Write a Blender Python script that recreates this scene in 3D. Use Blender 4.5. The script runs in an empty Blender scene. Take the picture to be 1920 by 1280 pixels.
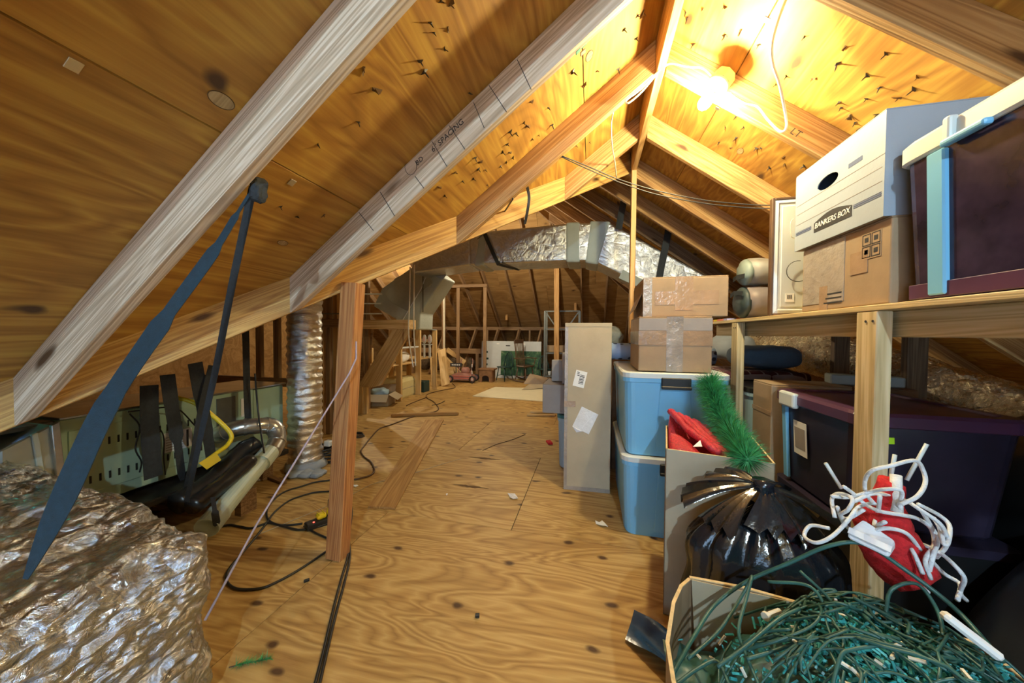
import bpy, bmesh, math, random
from mathutils import Vector, Matrix, noise
random.seed(7)
sc = bpy.context.scene
C = sc.collection
PI = math.pi

# ------------------------------------------------------------------ camera
# world: X right, Y along the roof ridge (away), Z up, floor z = 0, metres
F_PX, CAM_H = 620.0, 1.2
_yaw, _pit, _rol = (math.radians(a) for a in (13.39, -1.3, 0.4))
_fw = Vector((-math.sin(_yaw) * math.cos(_pit), math.cos(_yaw) * math.cos(_pit), math.sin(_pit)))
_rt = Vector((math.cos(_yaw), math.sin(_yaw), 0))
_up = _rt.cross(_fw)
CR = math.cos(_rol) * _rt + math.sin(_rol) * _up
CU = -math.sin(_rol) * _rt + math.cos(_rol) * _up
cam = bpy.data.objects.new('camera', bpy.data.cameras.new('camera'))
C.objects.link(cam)
cam.data.sensor_width = 36.0
cam.data.lens = F_PX / 1920 * 36.0
cam.data.clip_start = 0.02
cam.data.clip_end = 100
cam.matrix_world = Matrix(((CR.x, CU.x, -_fw.x, 0), (CR.y, CU.y, -_fw.y, 0), (CR.z, CU.z, -_fw.z, CAM_H), (0, 0, 0, 1)))
sc.camera = cam

# ------------------------------------------------------------------ world, exposure, lamp strengths
w = bpy.data.worlds.new('world')
sc.world = w
w.use_nodes = True
bgn = w.node_tree.nodes['Background']
bgn.inputs[0].default_value = (0.46, 0.70, 1.0, 1)
bgn.inputs[1].default_value = 2.9
vs = sc.view_settings
vs.view_transform = 'Standard'
vs.look = 'None'
vs.exposure = 0.9
vs.gamma = 1.0
vs.use_curve_mapping = False
LAMP_NEAR = ((1.0, 0.87, 0.50), 1120.0)     # the bulb in view
LAMP_BEHIND = ((0.60, 0.84, 1.0), 2500.0)    # the next bulb along the ridge, behind the camera
LAMP_FILL = ((1.0, 0.84, 0.56), 1700.0)       # added unseen fill bulbs in the main attic


def at(x, y, X=None, Y=None, Z=None):
    """point of the place seen at photo pixel (x, y) that has the given X, Y or Z"""
    d = (x - 960) / F_PX * CR - (y - 640) / F_PX * CU + _fw
    if X is not None: t = X / d.x
    elif Y is not None: t = Y / d.y
    else: t = (Z - CAM_H) / d.z
    return Vector((0, 0, CAM_H)) + t * d

# ------------------------------------------------------------------ roof geometry (undersides of the sheathing)
zl = lambda X: 2.536 + .75 * X          # slope left of the camera
zr = lambda X: 3.045 - .75 * X          # slope right of the camera
zn = lambda Y: .481 + .75 * Y           # near slope of the main roof (beyond the valley)
zf = lambda Y: .75 * (11.7 - Y)         # far slope of the main roof
RD = .175                               # vertical depth of a rafter


# ------------------------------------------------------------------ materials
class NT:
    def __init__(s, name):
        s.m = bpy.data.materials.new(name); s.m.use_nodes = True
        s.t = s.m.node_tree; s.b = s.t.nodes['Principled BSDF']
    def n(s, typ, **kw):
        nd = s.t.nodes.new(typ)
        for k, v in kw.items():
            if k in nd.inputs: nd.inputs[k].default_value = v
            else: setattr(nd, k, v)
        return nd
    def l(s, a, b): s.t.links.new(a, b)
    def math(s, op, a, b=None):
        nd = s.n('ShaderNodeMath', operation=op)
        for i, v in enumerate((a, b)):
            if v is None: continue
            if isinstance(v, (int, float)): nd.inputs[i].default_value = v
            else: s.l(v, nd.inputs[i])
        return nd.outputs[0]
    def ramp(s, fac, stops):
        nd = s.n('ShaderNodeValToRGB')
        e = nd.color_ramp.elements
        while len(e) < len(stops): e.new(.5)
        for i, (p, c) in enumerate(stops):
            e[i].position = p; e[i].color = (*c, 1) if len(c) == 3 else c
        s.l(fac, nd.inputs[0]); return nd.outputs[0]
    def mix(s, fac, a, b, mode='MIX'):
        nd = s.n('ShaderNodeMix', data_type='RGBA', blend_type=mode)
        for i, v in ((0, fac), (6, a), (7, b)):
            if isinstance(v, (int, float)): nd.inputs[i].default_value = v
            elif isinstance(v, tuple): nd.inputs[i].default_value = (*v, 1)
            else: s.l(v, nd.inputs[i])
        return nd.outputs[2]
    def coord(s, scale, rand=True):
        tc = s.n('ShaderNodeTexCoord')
        v = tc.outputs['Object']
        if rand:
            oi = s.n('ShaderNodeObjectInfo')
            cm = s.n('ShaderNodeCombineXYZ')
            s.l(s.math('MULTIPLY', oi.outputs['Random'], 37.0), cm.inputs[0])
            s.l(s.math('MULTIPLY', oi.outputs['Random'], 11.0), cm.inputs[1])
            s.l(s.math('MULTIPLY', oi.outputs['Random'], 23.0), cm.inputs[2])
            ad = s.n('ShaderNodeVectorMath', operation='ADD')
            s.l(v, ad.inputs[0]); s.l(cm.outputs[0], ad.inputs[1]); v = ad.outputs[0]
        return s.vscale(v, scale), v
    def vscale(s, v, scale):
        mp = s.n('ShaderNodeMapping'); mp.inputs['Scale'].default_value = scale
        s.l(v, mp.inputs['Vector']); return mp.outputs[0]
    def noise(s, vec, scale=1., detail=4., rough=.55, dist=0.):
        nd = s.n('ShaderNodeTexNoise', Scale=scale, Detail=detail, Roughness=rough, Distortion=dist)
        s.l(vec, nd.inputs['Vector']); return nd.outputs[0]
    def bump(s, h, strength=.3, dist=.01):
        nd = s.n('ShaderNodeBump', Strength=strength, Distance=dist)
        s.l(h, nd.inputs['Height']); s.l(nd.outputs[0], s.b.inputs['Normal'])
    def out(s, col=None, rough=.6, metal=0., spec=.5):
        if col is not None:
            if isinstance(col, tuple): s.b.inputs['Base Color'].default_value = (*col, 1)
            else: s.l(col, s.b.inputs['Base Color'])
        s.b.inputs['Roughness'].default_value = rough
        s.b.inputs['Metallic'].default_value = metal
        s.b.inputs['Specular IOR Level'].default_value = spec
        return s.m


def wood(name, dark, mid, light, knot=(.09, .045, .02), gs=(.55, 5., 5.), rings=9., knots=(1.3, 4., 4.), kt=.10, rough=.62, contrast=1., fine=(3., 90., 90.), vary=.25, flat=False):
    N = NT(name)
    v, raw = N.coord(gs)
    n1 = N.noise(v, 1., 3., .5, .8)
    rg = N.math('PINGPONG', N.math('MULTIPLY', n1, rings), .5)
    rg = N.math('MULTIPLY', rg, 2.0)
    fn = N.noise(N.vscale(raw, fine), 1., 3., .6)
    big = N.noise(N.vscale(raw, (1.1, 2.2, 2.2)), 1., 2., .5)
    f = N.math('ADD', N.math('MULTIPLY', rg, .42 * contrast), N.math('ADD', N.math('MULTIPLY', fn, .55), N.math('MULTIPLY', big, .22)))
    col = N.ramp(f, [(.32, light), (.56, mid), (.88, dark)])
    vo = N.n('ShaderNodeTexVoronoi', Scale=1., Randomness=1.)
    if flat: vo.voronoi_dimensions = '2D'
    wv = N.noise(N.vscale(raw, (6, 6, 6)), 1., 2.)
    av = N.n('ShaderNodeVectorMath', operation='MULTIPLY_ADD')
    N.l(wv, av.inputs[0]); av.inputs[1].default_value = (.12, .12, .12)
    N.l(N.vscale(raw, knots), av.inputs[2])
    N.l(av.outputs[0], vo.inputs['Vector'])
    kf = N.ramp(vo.outputs['Distance'], [(kt * .5, (1, 1, 1)), (kt * .9, (.6, .6, .6)), (kt * 1.25, (.08, .08, .08)), (kt * 2.2, (0, 0, 0))])
    col = N.mix(kf, col, knot)
    oi = N.n('ShaderNodeObjectInfo')
    hs = N.n('ShaderNodeHueSaturation')
    N.l(N.math('ADD', N.math('MULTIPLY', oi.outputs['Random'], vary), 1 - vary / 2), hs.inputs['Value'])
    N.l(col, hs.inputs['Color'])
    N.bump(f, .25, .004)
    return N.out(hs.outputs[0], rough, 0, .35)


def plain(name, col, rough=.5, metal=0., var=.12, vscale=6., bump=0., bscale=40., spec=.5, alpha=None, trans=None):
    N = NT(name)
    v, raw = N.coord((1, 1, 1))
    n = N.noise(raw, vscale, 4., .6)
    dk = tuple(c * (1 - var) for c in col); lt = tuple(min(1, c * (1 + var)) for c in col)
    c = N.ramp(n, [(.3, dk), (.7, lt)])
    if bump:
        N.bump(N.noise(raw, bscale, 4., .6), bump, .01)
    m = N.out(c, rough, metal, spec)
    if trans:
        N.b.inputs['Transmission Weight'].default_value = trans
    if alpha is not None:
        N.b.inputs['Alpha'].default_value = alpha
    return m


def foil(name, col=(.82, .83, .84), rough=.22, s1=14., s2=60., strength=.9, stretch=(1, 1, 1)):
    N = NT(name)
    v, raw = N.coord(stretch)
    a = N.noise(v, s1, 6., .7, 1.5)
    vo = N.n('ShaderNodeTexVoronoi', Scale=s1 * .9, feature='DISTANCE_TO_EDGE')
    N.l(v, vo.inputs['Vector'])
    h = N.math('ADD', N.math('MULTIPLY', a, 1.4), N.math('MULTIPLY', N.math('MINIMUM', vo.outputs['Distance'], .12), 2.0))
    N.bump(h, strength, .03)
    r = N.math('ADD', N.math('MULTIPLY', N.noise(raw, s2, 3.), .22), rough - .08)
    m = N.out(N.ramp(a, [(.3, tuple(c * .72 for c in col)), (.7, col)]), rough, 1.0)
    N.l(r, N.b.inputs['Roughness'])
    return m


def emit(name, col, strength):
    N = NT(name)
    N.b.inputs['Emission Color'].default_value = (*col, 1)
    N.b.inputs['Emission Strength'].default_value = strength
    return N.out(col, .4)


M = {}
M['sheath'] = wood('roof_plywood', (.27, .122, .026), (.44, .222, .044), (.58, .34, .066), gs=(.55, 3.0, 3.0), rings=13., knots=(.8, 1.5, 1.), kt=.035, rough=.6, contrast=.75, fine=(2.5, 55, 55), vary=.12, flat=True)
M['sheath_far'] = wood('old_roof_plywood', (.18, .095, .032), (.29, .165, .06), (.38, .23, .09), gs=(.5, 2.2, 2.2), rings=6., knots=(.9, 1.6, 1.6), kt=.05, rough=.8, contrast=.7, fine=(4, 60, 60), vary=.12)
M['lumber'] = wood('rafter_lumber', (.29, .145, .05), (.45, .255, .095), (.57, .36, .155), gs=(.32, 11., 11.), rings=13., knots=(1.7, .6, 6.), kt=.09)
M['lumber_grey'] = wood('lit_pale_lumber', (.36, .26, .17), (.58, .45, .32), (.76, .65, .52), gs=(.32, 11., 11.), rings=13., knots=(1.5, .6, 6.), kt=.11)  # pale wood, lightened further to carry lamp light on the two near left rafters
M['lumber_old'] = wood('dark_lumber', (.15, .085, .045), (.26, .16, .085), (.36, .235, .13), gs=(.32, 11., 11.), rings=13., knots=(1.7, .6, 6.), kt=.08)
M['post'] = wood('post_lumber', (.36, .14, .05), (.53, .24, .085), (.63, .325, .125), gs=(.32, 11., 11.), rings=13., knots=(2.2, .6, 6.), kt=.10)
M['valley'] = wood('valley_lumber', (.34, .17, .05), (.50, .29, .085), (.61, .39, .13), gs=(.32, 11., 11.), rings=13., knots=(1.9, .6, 6.), kt=.10)
M['shelf_wood'] = wood('shelf_lumber', (.42, .30, .14), (.60, .46, .24), (.72, .58, .35), gs=(.32, 11., 11.), rings=13., knots=(1.6, .6, 6.), kt=.07)
M['floor_ply'] = wood('floor_plywood', (.30, .163, .050), (.48, .305, .105), (.60, .415, .165), gs=(.62, 3.4, 3.4), rings=17., knots=(1.7, 3.0, 1.), kt=.048, rough=.55, contrast=.9, fine=(2.5, 60, 60), vary=.10, flat=True)
M['plank_floor'] = wood('floor_plank', (.30, .15, .045), (.43, .25, .085), (.52, .33, .13), gs=(.4, 8., 8.), rings=8., knots=(.8, .6, 5.), kt=.05)
M['plank'] = wood('pale_plank', (.42, .26, .10), (.58, .39, .17), (.68, .50, .26), gs=(.5, 7., 7.), rings=6.)
M['felt'] = plain('roof_felt', (.03, .028, .027), .9)
M['card'] = plain('cardboard', (.34, .235, .14), .75, var=.10, vscale=9., bump=.05, bscale=90.)
M['card_pale'] = plain('pale_cardboard', (.44, .375, .265), .75, var=.07, vscale=6., bump=.05, bscale=90.)
M['card_grey'] = plain('grey_cardboard', (.34, .305, .28), .75, var=.08, vscale=6., bump=.05, bscale=90.)
M['card_in'] = plain('cardboard_inside', (.40, .29, .16), .8, var=.10, vscale=6.)
M['card_edge'] = plain('cardboard_cut_edge', (.72, .55, .30), .8, var=.18, vscale=60.)
M['tape'] = plain('brown_packing_tape', (.36, .24, .15), .18, var=.15, vscale=8., bump=.35, bscale=30.)
M['tape_clear'] = plain('clear_packing_tape', (.34, .295, .255), .12, var=.18, vscale=10., bump=.6, bscale=26.)
M['paper'] = plain('white_paper', (.82, .82, .80), .6, var=.05)
M['ink'] = plain('black_ink', (.03, .03, .035), .6, var=.1)
M['ink_blue'] = plain('blue_grey_ink', (.06, .09, .20), .6, var=.1)
M['white_board'] = plain('white_corrugated', (.33, .38, .45), .6, var=.05, vscale=5., bump=.08, bscale=60.)
M['tote_blue'] = plain('blue_grey_plastic', (.19, .50, .78), .35, var=.05, vscale=3.)
M['tote_lid'] = plain('pale_grey_plastic', (.62, .68, .68), .35, var=.05, vscale=3.)
M['tote_black'] = plain('black_plastic', (.010, .011, .012), .5, var=.2)
M['tote_dark'] = plain('dark_plum_plastic', (.028, .022, .042), .28, var=.3, vscale=4.)
M['plum_lid'] = plain('plum_plastic_lid', (.085, .032, .075), .35, var=.15, vscale=4.)
M['plum_clear'] = plain('translucent_plum_plastic', (.030, .020, .045), .16, var=.8, vscale=5., bump=.15, bscale=7.)
M['grey_blue'] = plain('grey_blue_plastic', (.34, .50, .62), .35, var=.05)
M['teal'] = plain('teal_plastic', (.03, .15, .17), .35)
M['foil'] = foil('wrinkled_foil', (.70, .75, .82), .19, 20., 40., .55, (1, 1, 1))
M['foil_duct'] = foil('foil_duct_skin', (.95, .95, .95), .30, 7., 60., .35, (1, 1, 2.0))
M['foil_wrap'] = foil('foil_scrim', (.70, .72, .74), .3, 9., 50., .35)
M['foil_warm'] = foil('brass_toned_foil', (.72, .60, .40), .25, 16., 60., .8)
M['mastic'] = plain('grey_duct_mastic', (.40, .45, .42), .7, var=.08, vscale=5., bump=.3, bscale=22.)
M['strap'] = plain('black_webbing', (.022, .027, .032), .75, var=.25, vscale=60., bump=.3, bscale=400.)
M['strap_blue'] = plain('blue_black_webbing', (.010, .034, .055), .65, var=.2, vscale=60., bump=.3, bscale=400.)
M['furnace'] = plain('pale_green_sheet_metal', (.36, .50, .37), .42, 0., var=.08, vscale=2.5)
M['furnace_dark'] = plain('dark_slot', (.01, .012, .01), .8)
M['grey_metal'] = plain('grey_sheet_metal', (.42, .45, .40), .4, .6, var=.15, vscale=4.)
M['galv'] = plain('galvanised_steel', (.55, .55, .52), .28, .9, var=.2, vscale=9., bump=.05, bscale=40.)
M['pvc'] = plain('pale_pvc', (.52, .62, .54), .38, var=.10, vscale=4.)
M['black'] = plain('black_rubber', (.018, .017, .016), .45, var=.3)
M['cable_brown'] = plain('brown_cable', (.09, .045, .02), .5)
M['wire_white'] = plain('white_cable', (.82, .78, .66), .4, var=.05)
M['yellow'] = plain('yellow_plastic', (.80, .62, .02), .4, var=.08)
M['yellow_card'] = plain('yellow_card', (.80, .60, .05), .6)
M['white'] = plain('white_enamel', (.58, .62, .64), .35, var=.04)
M['porcelain'] = plain('white_porcelain', (.86, .86, .84), .25, var=.03)
M['bag'] = plain('black_bin_liner', (.012, .016, .022), .16, var=.3, vscale=4., bump=.35, bscale=14., spec=.8)
M['bag_blue'] = plain('dark_blue_plastic_film', (.02, .05, .12), .22, var=.25, vscale=4., bump=.3, bscale=12., spec=.7)
M['sheet_black'] = plain('black_polythene', (.017, .018, .02), .3, var=.35, vscale=3., bump=.3, bscale=9., spec=.6)
M['red'] = plain('red_sequin_cloth', (.55, .03, .045), .3, var=.4, vscale=120., bump=.5, bscale=220.)
M['red_plush'] = plain('red_plush', (.55, .015, .02), .9, var=.35, vscale=40., bump=.6, bscale=90.)
M['yarn'] = plain('white_yarn', (.76, .80, .84), .85, var=.1, vscale=40., bump=.5, bscale=200.)
M['needle'] = plain('green_garland', (.06, .34, .11), .5, var=.6, vscale=40.)
M['needle_teal'] = plain('teal_garland', (.05, .22, .17), .5, var=.5, vscale=30.)
M['cord_green'] = plain('green_cord', (.035, .115, .10), .4, var=.25, vscale=8.)
M['lights_teal'] = plain('teal_light_string', (.05, .36, .38), .4, var=.6, vscale=30.)
M['film'] = plain('clear_film', (.78, .80, .84), .12, var=.1, vscale=10., bump=.5, bscale=20.)
M['bag_grey'] = plain('grey_nylon', (.33, .32, .31), .5, var=.08, vscale=6., bump=.2, bscale=22.)
M['bag_mauve'] = plain('mauve_grey_nylon', (.22, .185, .19), .5, var=.08, vscale=6., bump=.2, bscale=22.)
M['bag_green'] = plain('grey_green_nylon', (.24, .30, .27), .5, var=.1, vscale=6., bump=.2, bscale=22.)
M['bag_dark'] = plain('charcoal_nylon', (.03, .045, .045), .55, var=.2, vscale=6., bump=.2, bscale=22.)
M['chair_green'] = plain('dark_green_paint', (.012, .05, .05), .4)
M['rocker'] = plain('brown_varnished_wood', (.10, .055, .03), .4, var=.25, vscale=10.)
M['pink'] = plain('faded_red_paint', (.36, .17, .14), .5, var=.15, vscale=10.)
M['cream'] = plain('cream_plastic', (.66, .60, .32), .4, var=.06)
M['brown_box'] = plain('brown_board', (.25, .13, .06), .6, var=.25, vscale=10.)
M['coral'] = plain('coral_print', (.80, .22, .16), .5, var=.05)
M['lilac'] = plain('lilac_print', (.38, .36, .62), .5, var=.05)
M['lime'] = plain('lime_label', (.45, .75, .02), .5, var=.05)
M['steel_dark'] = plain('dark_steel', (.14, .15, .14), .45, .5, var=.2)
M['nail'] = plain('nail_steel', (.05, .042, .035), .5, .5)
M['chip'] = plain('torn_plywood_chip', (.14, .075, .025), .8)
M['purple_cord'] = plain('pale_purple_twine', (.46, .38, .46), .7, var=.1, vscale=50.)
M['insul'] = plain('dark_insulation', (.06, .06, .065), .95, var=.5, vscale=14., bump=.8, bscale=24.)
M['debris'] = plain('brown_debris', (.13, .09, .055), .9, var=.5, vscale=14., bump=.8, bscale=24.)
M['green_light'] = emit('green_indicator', (.05, 1., .55), 14.)
M['blue_light'] = emit('blue_indicator', (.15, .35, 1.), 10.)
M['red_light'] = emit('red_indicator', (1., .06, .04), 3.)


def star_mat():
    N = NT('blue_star_fabric')
    v, raw = N.coord((1, 1, 1))
    vo = N.n('ShaderNodeTexVoronoi', Scale=17., Randomness=.55)
    N.l(raw, vo.inputs['Vector'])
    f = N.math('ADD', vo.outputs['Distance'], N.math('MULTIPLY', N.noise(raw, 60., 2.), .2))
    c = N.ramp(f, [(.36, (.02, .03, .07)), (.44, (.23, .32, .50))])
    return N.out(c, .8)
M['stars'] = star_mat()


def plaid_mat():
    N = NT('dark_red_plaid')
    tc = N.n('ShaderNodeTexCoord')
    col = None
    sx = N.n('ShaderNodeSeparateXYZ'); N.l(tc.outputs['Object'], sx.inputs[0])
    a = N.math('LESS_THAN', N.math('FRACT', N.math('MULTIPLY', sx.outputs[0], 11.)), .12)
    b = N.math('LESS_THAN', N.math('FRACT', N.math('MULTIPLY', sx.outputs[2], 14.)), .14)
    c = N.math('LESS_THAN', N.math('FRACT', N.math('MULTIPLY', sx.outputs[1], 14.)), .14)
    m = N.math('MAXIMUM', a, N.math('MAXIMUM', b, c))
    return N.out(N.mix(m, (.09, .018, .025), (.34, .26, .25)), .9)
M['plaid'] = plaid_mat()


def mural_mat():
    N = NT('green_garden_print')
    v, raw = N.coord((1, 1, 1), False)
    n = N.noise(raw, 5., 5., .65, .8)
    return N.out(N.ramp(n, [(.32, (.006, .028, .026)), (.46, (.02, .085, .04)), (.56, (.05, .14, .06)), (.7, (.26, .29, .19))]), .6)
M['mural'] = mural_mat()

M['green_paint'] = plain('green_paint', (.03, .30, .16), .6)
M['plug'] = wood('knot_plug', (.30, .20, .09), (.40, .28, .13), (.48, .35, .18), gs=(3, 30, 30), rings=6.)


# ------------------------------------------------------------------ mesh helpers
class MB:
    def __init__(s): s.v = []; s.f = []
    def add(s, vs, fs):
        k = len(s.v); s.v += [Vector(p) for p in vs]; s.f += [tuple(i + k for i in f) for f in fs]; return s
    def box(s, c, d, R=None):
        c = Vector(c); q = []
        for x in (-.5, .5):
            for y in (-.5, .5):
                for z in (-.5, .5):
                    p = Vector((x * d[0], y * d[1], z * d[2]))
                    q.append(c + (R @ p if R else p))
        return s.add(q, [(0, 1, 3, 2), (4, 6, 7, 5), (0, 4, 5, 1), (2, 3, 7, 6), (0, 2, 6, 4), (1, 5, 7, 3)])
    def mm(s, a, b):   # box from min to max corner
        a = Vector(a); b = Vector(b); return s.box((a + b) / 2, b - a)
    def tube(s, pts, r, n=8, cap=True):
        pts = [Vector(p) for p in pts]; m = len(pts)
        up = Vector((0, 0, 1)); prev = None; vs = []
        for i, p in enumerate(pts):
            t = (pts[min(i + 1, m - 1)] - pts[max(i - 1, 0)]).normalized()
            if prev is None:
                a = t.cross(up) if abs(t.z) < .95 else t.cross(Vector((1, 0, 0)))
            else:
                a = prev - t * prev.dot(t)
            a.normalize(); prev = a; b = t.cross(a)
            rr = r[i] if isinstance(r, (list, tuple)) else r
            for j in range(n):
                an = 2 * PI * j / n
                vs.append(p + a * math.cos(an) * rr + b * math.sin(an) * rr)
        fs = [(i * n + j, i * n + (j + 1) % n, (i + 1) * n + (j + 1) % n, (i + 1) * n + j) for i in range(m - 1) for j in range(n)]
        if cap: fs += [tuple(range(n - 1, -1, -1)), tuple((m - 1) * n + j for j in range(n))]
        return s.add(vs, fs)
    def lathe(s, prof, n=16, frame=None):
        """prof: (radius, height) pairs, revolved about local z of frame"""
        vs = []; m = len(prof)
        for r, z in prof:
            for j in range(n):
                a = 2 * PI * j / n
                p = Vector((r * math.cos(a), r * math.sin(a), z))
                vs.append(frame @ p if frame else p)
        fs = [(i * n + j, i * n + (j + 1) % n, (i + 1) * n + (j + 1) % n, (i + 1) * n + j) for i in range(m - 1) for j in range(n)]
        fs += [tuple(range(n - 1, -1, -1)), tuple((m - 1) * n + j for j in range(n))]
        return s.add(vs, fs)
    def prism(s, poly, a, b):
        """extrude polygon (list of points) from offset a to offset b (vectors)"""
        n = len(poly); a = Vector(a); b = Vector(b)
        vs = [Vector(p) + a for p in poly] + [Vector(p) + b for p in poly]
        fs = [tuple(range(n - 1, -1, -1)), tuple(range(n, 2 * n))] + [(i, (i + 1) % n, n + (i + 1) % n, n + i) for i in range(n)]
        return s.add(vs, fs)
    def ribbon(s, pts, wid, side, t=.002):
        """flat strap along pts; side = width direction(s); closed thin section"""
        pts = [Vector(p) for p in pts]; m = len(pts); vs = []
        for i, p in enumerate(pts):
            tg = (pts[min(i + 1, m - 1)] - pts[max(i - 1, 0)]).normalized()
            sd = Vector(side[i] if isinstance(side, list) else side)
            sd = (sd - tg * sd.dot(tg)).normalized(); nn = tg.cross(sd)
            ww = wid[i] if isinstance(wid, list) else wid
            vs += [p - sd * ww / 2 - nn * t / 2, p + sd * ww / 2 - nn * t / 2, p + sd * ww / 2 + nn * t / 2, p - sd * ww / 2 + nn * t / 2]
        fs = [(i * 4 + j, i * 4 + (j + 1) % 4, i * 4 + 4 + (j + 1) % 4, i * 4 + 4 + j) for i in range(m - 1) for j in range(4)]
        fs += [(3, 2, 1, 0), tuple((m - 1) * 4 + j for j in range(4))]
        return s.add(vs, fs)
    def xf(s, R):
        s.v = [R @ p for p in s.v]; return s


def wmat(o):
    m = o.matrix_basis.copy(); p = o.parent
    while p: m = p.matrix_basis @ m; p = p.parent
    return m


def mesh(name, mb, mat, bev=0., smooth=False, seg=1):
    bm = bmesh.new()
    vs = [bm.verts.new(p) for p in mb.v]
    for f in mb.f:
        try: bm.faces.new([vs[i] for i in f])
        except ValueError: pass
    bmesh.ops.recalc_face_normals(bm, faces=bm.faces)
    if bev:
        ed = [e for e in bm.edges if len(e.link_faces) == 2 and e.calc_face_angle(0) > .5]
        bmesh.ops.bevel(bm, geom=ed, offset=bev, segments=seg, affect='EDGES', profile=.5, clamp_overlap=True)
    me = bpy.data.meshes.new(name); bm.to_mesh(me); bm.free()
    if smooth:
        for p in me.polygons: p.use_smooth = True
    if isinstance(mat, str): mat = M[mat]
    me.materials.append(mat)
    return me


def link(name, me, parent=None, mtx=None, world=False):
    o = bpy.data.objects.new(name, me); C.objects.link(o)
    if parent: o.parent = parent
    if mtx is not None:
        o.matrix_basis = (wmat(parent).inverted() @ mtx) if (world and parent) else mtx
    elif world and parent: o.matrix_basis = wmat(parent).inverted()
    return o


def ob(name, mb, mat, parent=None, mtx=None, world=False, bev=0., smooth=False, seg=1):
    return link(name, mesh(name, mb, mat, bev, smooth, seg), parent, mtx, world)


def T(loc, rz=0., rx=0., ry=0.):
    return Matrix.Translation(Vector(loc)) @ Matrix.Rotation(rz, 4, 'Z') @ Matrix.Rotation(ry, 4, 'Y') @ Matrix.Rotation(rx, 4, 'X')


def tag(o, label, cat, group=None, kind=None):
    if label: o['label'] = label
    if cat: o['category'] = cat
    if group: o['group'] = group
    if kind: o['kind'] = kind
    return o


def thing(name, label, cat, loc=(0, 0, 0), rz=0., group=None, mtx=None):
    o = bpy.data.objects.new(name, None); C.objects.link(o)
    o.empty_display_size = .1
    o.matrix_basis = mtx if mtx is not None else T(loc, rz)
    return tag(o, label, cat, group)


def frame(p0, p1, up=(0, 0, 1)):
    x = (Vector(p1) - Vector(p0)); L = x.length; x.normalize()
    up = Vector(up)
    if abs(x.dot(up)) > .999: up = Vector((0, 1, 0))
    y = up.cross(x).normalized(); z = x.cross(y)
    m = Matrix((x, y, z)).transposed().to_4x4(); m.translation = (Vector(p0) + Vector(p1)) / 2
    return m, L


def beam(name, p0, p1, wid, thick, mat, parent=None, up=(0, 0, 1), bev=.003, world=True):
    """squared timber from p0 to p1: wid sideways, thick along up; local x is the grain"""
    m, L = frame(p0, p1, up)
    return ob(name, MB().box((0, 0, 0), (L, wid, thick)), mat, parent, m, world, bev)


def inframe(name, mb, mat, m, parent=None, **k):
    """world-space mesh stored in the local axes of m (so the grain follows m)"""
    mi = m.inverted(); mb.v = [mi @ p for p in mb.v]
    return ob(name, mb, mat, parent, m, True, **k)


def curve(pts, n=8):
    """smooth Catmull-Rom path through pts"""
    P = [Vector(p) for p in pts]; P = [P[0] * 2 - P[1]] + P + [P[-1] * 2 - P[-2]]; out = []
    for i in range(1, len(P) - 2):
        a, b, c, d = P[i - 1:i + 3]
        for k in range(n):
            t = k / n
            out.append(.5 * ((2 * b) + (c - a) * t + (2 * a - 5 * b + 4 * c - d) * t * t + (3 * b - a - 3 * c + d) * t ** 3))
    out.append(P[-2]); return out


def text_mesh(body, size, mat, shear=0., extrude=.0006, align='CENTER', space=1.):
    cu = bpy.data.curves.new('lettering', 'FONT'); cu.body = body; cu.size = size; cu.shear = shear
    cu.extrude = extrude; cu.align_x = align; cu.align_y = 'CENTER'; cu.space_character = space; cu.resolution_u = 3
    o = bpy.data.objects.new('lettering', cu); C.objects.link(o)
    dg = bpy.context.evaluated_depsgraph_get()
    me = bpy.data.meshes.new_from_object(o.evaluated_get(dg))
    bpy.data.objects.remove(o); me.materials.clear(); me.materials.append(M[mat] if isinstance(mat, str) else mat)
    return me


def nz(p, s, seed=0.):
    return noise.noise(Vector((p[0] * s + seed, p[1] * s + seed * 1.7, p[2] * s - seed)))


def wrinkle(mb, amp, s, seed=0., oct=3):
    """displace along normals with fractal noise; call on welded meshes"""
    bm = bmesh.new(); vs = [bm.verts.new(p) for p in mb.v]
    for f in mb.f:
        try: bm.faces.new([vs[i] for i in f])
        except ValueError: pass
    bmesh.ops.recalc_face_normals(bm, faces=bm.faces); bm.normal_update()
    out = []
    for v in vs:
        a = 0; k = 1.
        for o_ in range(oct):
            a += nz(v.co, s * (2 ** o_), seed + o_ * 5) * k; k *= .55
        out.append(v.co + v.normal * a * amp)
    bm.free(); mb.v = out; return mb


def softbox(lo, hi, n=14, power=6., mats=None):
    """closed rounded block (superellipsoid-like) between two corners"""
    mb = MB(); lo = Vector(lo); hi = Vector(hi); c = (lo + hi) / 2; h = (hi - lo) / 2
    idx = {}; vs = []
    def vid(i, j, k):
        key = (i, j, k)
        if key not in idx:
            q = [2 * a / n - 1 for a in key]
            r = (abs(q[0]) ** power + abs(q[1]) ** power + abs(q[2]) ** power) ** (1 / power)
            idx[key] = len(vs); vs.append(c + Vector((q[0] / r * h.x, q[1] / r * h.y, q[2] / r * h.z)))
        return idx[key]
    fs = []
    for a in range(n):
        for b in range(n):
            for s_ in (0, n):
                fs.append((vid(s_, a, b), vid(s_, a + 1, b), vid(s_, a + 1, b + 1), vid(s_, a, b + 1)))
                fs.append((vid(a, s_, b), vid(a + 1, s_, b), vid(a + 1, s_, b + 1), vid(a, s_, b + 1)))
                fs.append((vid(a, b, s_), vid(a + 1, b, s_), vid(a + 1, b + 1, s_), vid(a, b + 1, s_)))
    return mb.add(vs, fs)


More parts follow.
